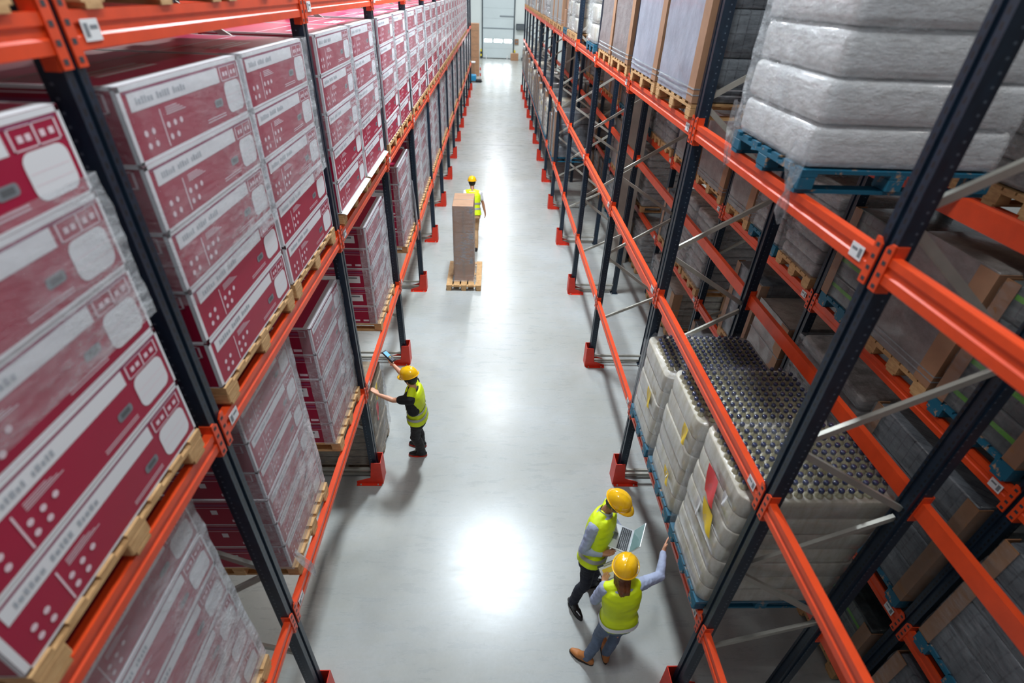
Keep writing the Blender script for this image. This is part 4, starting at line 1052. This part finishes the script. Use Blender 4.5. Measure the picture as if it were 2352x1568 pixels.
    if collar:
        bm = bmesh.new(); c, rr, ff, hw, hd = T.at(.97)
        add_loft(bm, [(c + V((0, 0, .0)), rr, ff, .074 * k, .07 * k), (c + V((0, 0, .045)) + ff * .006, rr, ff, .062 * k, .062 * k)], 24)
        c2, r2, f2, hw2, hd2 = T.at(.9, .022); c3, r3, f3, hw3, hd3 = T.at(.62, .026)
        vs = [bm.verts.new(p) for p in (c2 + f2 * hd2 * .9 + r2 * .06, c2 + f2 * hd2 * .9 - r2 * .06, c3 + f3 * (hd3 + .002))]; bm.faces.new(vs)
        me = bpy.data.meshes.new('collar'); bm.to_mesh(me); bm.free(); me.materials.append(M[collar]); ob('collar', me, root)
    for s in 'LR':
        fd = V(feet[s]).normalized(); an = J['an' + s]; g = V((an.x, an.y, 0)); sd = V((-fd.y, fd.x, 0)); bm = bmesh.new()
        add_hull(bm, [(g - fd * .05 + V((0, 0, .045)), .036), (g + V((0, 0, .105)), .045), (g + fd * .07 + V((0, 0, .06)), .036)])
        add_hull(bm, [(g - fd * .05 + V((0, 0, .045)), .036), (g + fd * .1 + sd * .012 + V((0, 0, .042)), .034), (g + fd * .1 - sd * .014 + V((0, 0, .042)), .034), (g + fd * .165 + V((0, 0, .036)), .028)])
        sh = ob('shoe', remeshed(bm, 'shoe', shoes, .007, 2, 0, 9, True), root)
        b = MB(); pts = []
        for kk in range(20):
            a = 2 * PI * kk / 20; x = math.cos(a); pts.append((g.x + fd.x * (.057 + .142 * x) + sd.x * math.sin(a) * (.047 if x > 0 else .042), g.y + fd.y * (.057 + .142 * x) + sd.y * math.sin(a) * (.047 if x > 0 else .042)))
        b.prism(pts, 'z', .0015, .022, soles); ob('sole', b.mesh('sole'), sh)
    hs, br = helmet_meshes(head, hf); hh = ob('hard_hat', hs, root, label='yellow hard hat'); ob('brim', br, hh)
    b = MB()
    for sg in (1, -1): b.lathe([(.006, -.006), (.0115, 0), (.006, .006)], 'eye', 10, tuple(H(.079, sg * .031, .006)))
    for i, sg in enumerate((1, -1)):
        b = MB(); b.lathe([(.004, -.0085), (.0085, -.004), (.01, 0), (.0085, .004), (.004, .0085)], 'eye', 10, tuple(H(.08, sg * .031, .006))); ob('eye', b.mesh('eye', True), root)
    bm = bmesh.new(); add_hull(bm, [(H(.0905, .018, -.057), .005), (H(.095, 0, -.056), .0065), (H(.0905, -.018, -.057), .005)]); me = bpy.data.meshes.new('mouth'); bm.to_mesh(me); bm.free(); me.materials.append(M['lips']); ob('mouth', me, root)
    if hair:
        mat, length = hair; bm = bmesh.new()
        add_hull(bm, [(H(-.036, 0, .03), .08), (H(-.03, .0, -.012), .074), (H(.0, .03, .02), .066), (H(.0, -.03, .02), .066)])
        if length:
            rd = random.Random(5)
            for q in range(22):
                a = (q / 21 - .5) * 2; st = H(-.075 + abs(a) * .045, a * .062, -.03)
                L = length * rd.uniform(.7, 1.05); bk = -f * .03
                cb = T.at(.72, .03); e = st + V((0, 0, -L)) + (-T.at(.8)[2]) * (.045 - .03 * abs(a)) + r * a * rd.uniform(-.01, .03)
                add_chain(bm, [(st, .02), (st.lerp(e, .5) + (-T.at(.8)[2]) * .05, .016), (e + (-T.at(.8)[2]) * .045, .005)])
        ob('hair', remeshed(bm, 'hair', mat, .006, 1, .003, 30), root)
    return root

# ---- worker with the hand scanner, facing the left rack
person('worker in hi-vis vest and black trousers scanning the left rack', dict(hipL=(-1.02, 5.25, .9), hipR=(-1.0, 5.43, .9), neck=(-1.03, 5.3, 1.45), shL=(-1.05, 5.13, 1.37), shR=(-1.03, 5.47, 1.40),
       elL=(-1.29, 5.2, 1.30), wrL=(-1.485, 5.25, 1.35), elR=(-1.23, 5.66, 1.38), wrR=(-1.355, 5.755, 1.46), knL=(-1.06, 5.33, .48), knR=(-1.06, 5.52, .48), anL=(-1.02, 5.43, .09), anR=(-1.05, 5.63, .09)),
       (-1.06, 5.33, 1.57), (-.8, .45, -.3), .93, 'skin', 'shirt_black', 'short', 'black_cloth', 'leather_black', 'guard', ((.1, .17, 'band'), (.3, .37, 'band')),
       {'L': ((-.8, .45, .5), (-.6, .2, -.6), (0, .6, .8), .15), 'R': ((-.75, .55, .45), (.2, .5, .9), (.7, .6, 0), .55)}, ('hair_dark', 0), {'L': (-1, .03, 0), 'R': (-1, .15, 0)}, legr=(.1, .08, .068), side=[((-1.06, 5.2, 1.35), .096), ((-1.03, 5.19, 1.13), .09)])
def scanner():
    t = thing('hand_scanner', 'black hand scanner with blue screen held by the worker', 'scanner', (-1.425, 5.825, 1.555))
    fx = V((-.72, .5, .42)).normalized(); rt = fx.cross(V((0, 0, 1))).normalized(); up = rt.cross(fx)
    t.rotation_euler = Matrix((fx, -rt, up)).transposed().to_euler()
    b = MB(); b.rbox(-.1, .11, -.038, .038, -.012, .018, 'ink', .01, 2); ob('body', b.mesh('body', True), t)
    b = MB(); b.rbox(.0, .09, -.028, .028, .0175, .0195, M_screen, .002, 1); ob('screen', b.mesh('screen'), t, label='lit blue screen')
    b = MB()
    for i in range(4):
        for k in range(3): b.box(-.085 + i * .02, -.071 + i * .02, -.024 + k * .018, -.011 + k * .018, .018, .0215, 'paper_grey' if (i, k) != (3, 1) else 'yellow_paper')
    ob('keypad', b.mesh('keypad'), t, label='grey keypad')
M['screen_blue'] = emit('lit_screen', (.25, .6, .95, 1), .9); M_screen = 'screen_blue'
scanner()

# ---- man with the laptop
person('person in hi-vis vest, blue shirt and dark trousers holding open laptop', dict(hipL=(1.18, 3.27, .93), hipR=(1.08, 3.12, .93), neck=(1.2, 3.3, 1.5), shL=(1.28, 3.45, 1.43), shR=(1.07, 3.16, 1.42),
       elL=(1.33, 3.5, 1.16), wrL=(1.44, 3.36, 1.085), elR=(.985, 3.09, 1.15), wrR=(1.175, 3.07, 1.095), knL=(1.27, 3.31, .5), knR=(1.075, 3.1, .5), anL=(1.24, 3.36, .1), anR=(.99, 3.12, .1)),
       (1.28, 3.27, 1.655), (.8, -.42, -.45), 1.0, 'skin_dark', 'shirt_blue', 'long', 'navy_cloth', 'leather_black', 'black', ((.06, .14, 'band'),),
       {'L': ((.3, -.9, .1), (0, 0, 1), (1, .3, 0), .3), 'R': ((.93, .1, .15), (0, .2, 1), (.2, .9, 0), .3)}, ('hair_dark', 0), {'L': (.95, .2, 0), 'R': (.45, -.9, 0)}, collar='shirt_blue')
def laptop():
    t = thing('laptop', 'open silver laptop held by the person in dark trousers', 'laptop', (1.4, 3.215, 1.15))
    t.rotation_euler = (0, math.radians(3), math.atan2(-.42, .9))
    w, d = .155, .108
    b = MB(); b.rbox(-d, d, -w, w, 0, .014, 'silver', .006, 2); ob('base', b.mesh('base', True), t)
    b = MB()
    for i in range(6):
        for k in range(14): b.box(d - .022 - i * .0185 - .015, d - .022 - i * .0185, -.137 + k * .0197, -.137 + k * .0197 + .0165, .0138, .0162, 'ink')
    ob('keyboard', b.mesh('keyboard'), t, label='dark keyboard')
    b = MB(); b.box(-d + .01, -d + .066, -.045, .045, .0138, .0148, 'paper_grey'); ob('touchpad', b.mesh('touchpad'), t)
    lid = ob('lid', None, t, (d - .002, 0, .015)); lid.rotation_euler = (0, math.radians(24), 0)
    b = MB(); b.rbox(-.003, .004, -w, w, 0, .205, 'silver', .003, 1); me = b.mesh('lid'); bpy.data.objects.remove(lid); lid = ob('lid', me, t, (d - .002, 0, .015)); lid.rotation_euler = (0, math.radians(24), 0)
    b = MB(); b.box(-.0042, -.0032, -w + .008, w - .008, .01, .197, 'screen_glass'); ob('screen', b.mesh('screen'), lid, label='greenish reflecting screen')
M['screen_glass'] = plain('screen_glass', rgb(120, 150, 150), .1)
laptop()

# ---- woman touching the water load
person('person with loose auburn hair, hi-vis vest and jeans touching wrapped load', dict(hipL=(1.19, 2.52, .9), hipR=(1.36, 2.53, .9), neck=(1.24, 2.56, 1.41), shL=(1.09, 2.57, 1.335), shR=(1.4, 2.6, 1.335),
       elL=(1.03, 2.6, 1.08), wrL=(1.15, 2.77, 1.03), elR=(1.67, 2.74, 1.25), wrR=(1.745, 2.95, 1.33), knL=(1.16, 2.57, .48), knR=(1.34, 2.59, .48), anL=(1.065, 2.53, .1), anR=(1.275, 2.57, .1)),
       (1.245, 2.615, 1.55), (.5, .8, -.15), .92, 'skin', 'shirt_blue', 'long', 'denim', 'leather_tan', 'sole', ((-.03, .07, 'band_w'),),
       {'R': ((.36, .75, .5), (.9, -.3, .1), (-.3, .3, .9), .2), 'L': ((.35, .9, .2), (.5, -.2, .8), (.9, .3, 0), .5)}, ('hair_brown', .27), {'L': (-.78, .5, 0), 'R': (.1, 1, 0)}, legr=(.098, .064, .05))
def clipboard():
    t = thing('clipboard', 'clipboard with papers held by the person in jeans', 'clipboard', (1.27, 2.85, 1.03)); t.rotation_euler = (math.radians(28), math.radians(-14), math.radians(15))
    b = MB(); b.rbox(-.115, .115, -.155, .155, -.004, 0, 'ink', .0018, 1); ob('board', b.mesh('board'), t)
    b = MB(); b.box(-.105, .105, -.15, .135, .0005, .003, 'white'); b.box(-.08, .08, .06, .11, .003, .0034, 'yellow_paper'); [b.box(-.08, .06, -.12 + .03 * k, -.112 + .03 * k, .003, .0034, 'paper_grey') for k in range(5)]; ob('paper', b.mesh('paper'), t, label='white papers')
    b = MB(); b.rbox(-.05, .05, .13, .152, .0005, .014, 'galv', .004, 1); ob('clip', b.mesh('clip'), t, label='steel clip')
clipboard()

# ---- worker walking away behind the box column
person('worker in white shirt and tan trousers walking behind the box column', dict(hipL=(-.58, 13.02, .95), hipR=(-.41, 12.98, .95), neck=(-.53, 13.2, 1.5), shL=(-.71, 13.22, 1.43), shR=(-.35, 13.18, 1.43),
       elL=(-.76, 13.0, 1.2), wrL=(-.7, 12.75, 1.1), elR=(-.26, 13.2, 1.17), wrR=(-.2, 13.16, .93), knL=(-.58, 13.2, .52), knR=(-.43, 12.96, .5), anL=(-.57, 13.12, .1), anR=(-.43, 12.78, .1)),
       (-.545, 13.32, 1.66), (0, 1, -.15), 1.0, 'skin_dark', 'shirt_white', 'short', 'khaki', 'leather_black', 'sole', ((.16, .24, 'band'), (.38, .46, 'band')),
       {'R': ((.1, -.05, -1), (-.9, .2, 0), (0, 1, -.1), .5), 'L': ((.1, -.6, -.7), (0, .5, -.8), (1, 0, 0), .9)}, ('hair_dark', 0), {'L': (0, 1, 0), 'R': (0, 1, 0)}, vox=.006)
# ---- helmeted worker far away in the next aisle
person('worker in yellow helmet standing far beyond the second right rack', dict(hipL=(6.54, 31.4, .95), hipR=(6.36, 31.4, .95), neck=(6.45, 31.4, 1.5), shL=(6.63, 31.4, 1.43), shR=(6.27, 31.4, 1.43),
       elL=(6.7, 31.4, 1.17), wrL=(6.66, 31.3, .93), elR=(6.2, 31.4, 1.17), wrR=(6.24, 31.3, .93), knL=(6.55, 31.4, .5), knR=(6.35, 31.4, .5), anL=(6.55, 31.4, .1), anR=(6.35, 31.4, .1)),
       (6.45, 31.38, 1.65), (0, -1, -.1), 1.0, 'skin', 'shirt_black', 'long', 'black_cloth', 'leather_black', 'sole', ((.2, .3, 'band'),),
       {'R': ((0, 0, -1), (1, 0, 0), (0, -1, 0), .4), 'L': ((0, 0, -1), (-1, 0, 0), (0, -1, 0), .4)}, ('hair_dark', 0), {'L': (0, -1, 0), 'R': (0, -1, 0)}, vox=.009)
# ------------------------------------------------------------ light
w = bpy.data.worlds.new('world'); sc.world = w; w.use_nodes = True
bg = w.node_tree.nodes['Background']; bg.inputs[0].default_value = (.85, .93, 1, 1); bg.inputs[1].default_value = .15
def area(name, loc, sx, sy, power, col=(1, .97, .92)):
    l = bpy.data.lights.new(name, 'AREA'); l.shape = 'RECTANGLE'; l.size = sx; l.size_y = sy; l.energy = power; l.color = col
    o = bpy.data.objects.new(name, l); COL.objects.link(o); o.location = loc; return o
for i in range(7):
    area('ceiling_lamp', (.15, 1.8 + 8 * i, 10.2), .6 if i != 1 else .8, 1.2 if i != 1 else 1.5, (150, 880, 370)[min(i, 2)], (.93, .97, 1) if i != 1 else (.84, .93, 1))
    area('ceiling_lamp', (6.6, 1.8 + 8 * i, 10.2), .6, 1.4, 80 if i == 0 else 280)
    area('ceiling_lamp', (-6.0, 1.8 + 8 * i, 10.2), .6, 1.4, 40 if i == 0 else 130)
vs = sc.view_settings; sc.display_settings.display_device = 'sRGB'
vs.view_transform = 'Standard'; vs.look = 'None'; vs.gamma = 1; vs.use_curve_mapping = False; vs.exposure = .5
sc.cycles.use_denoising = True; sc.cycles.adaptive_threshold = .015
sc.cycles.transparent_max_bounces = 16; sc.cycles.max_bounces = 6
sc.cycles.sample_clamp_indirect = 4
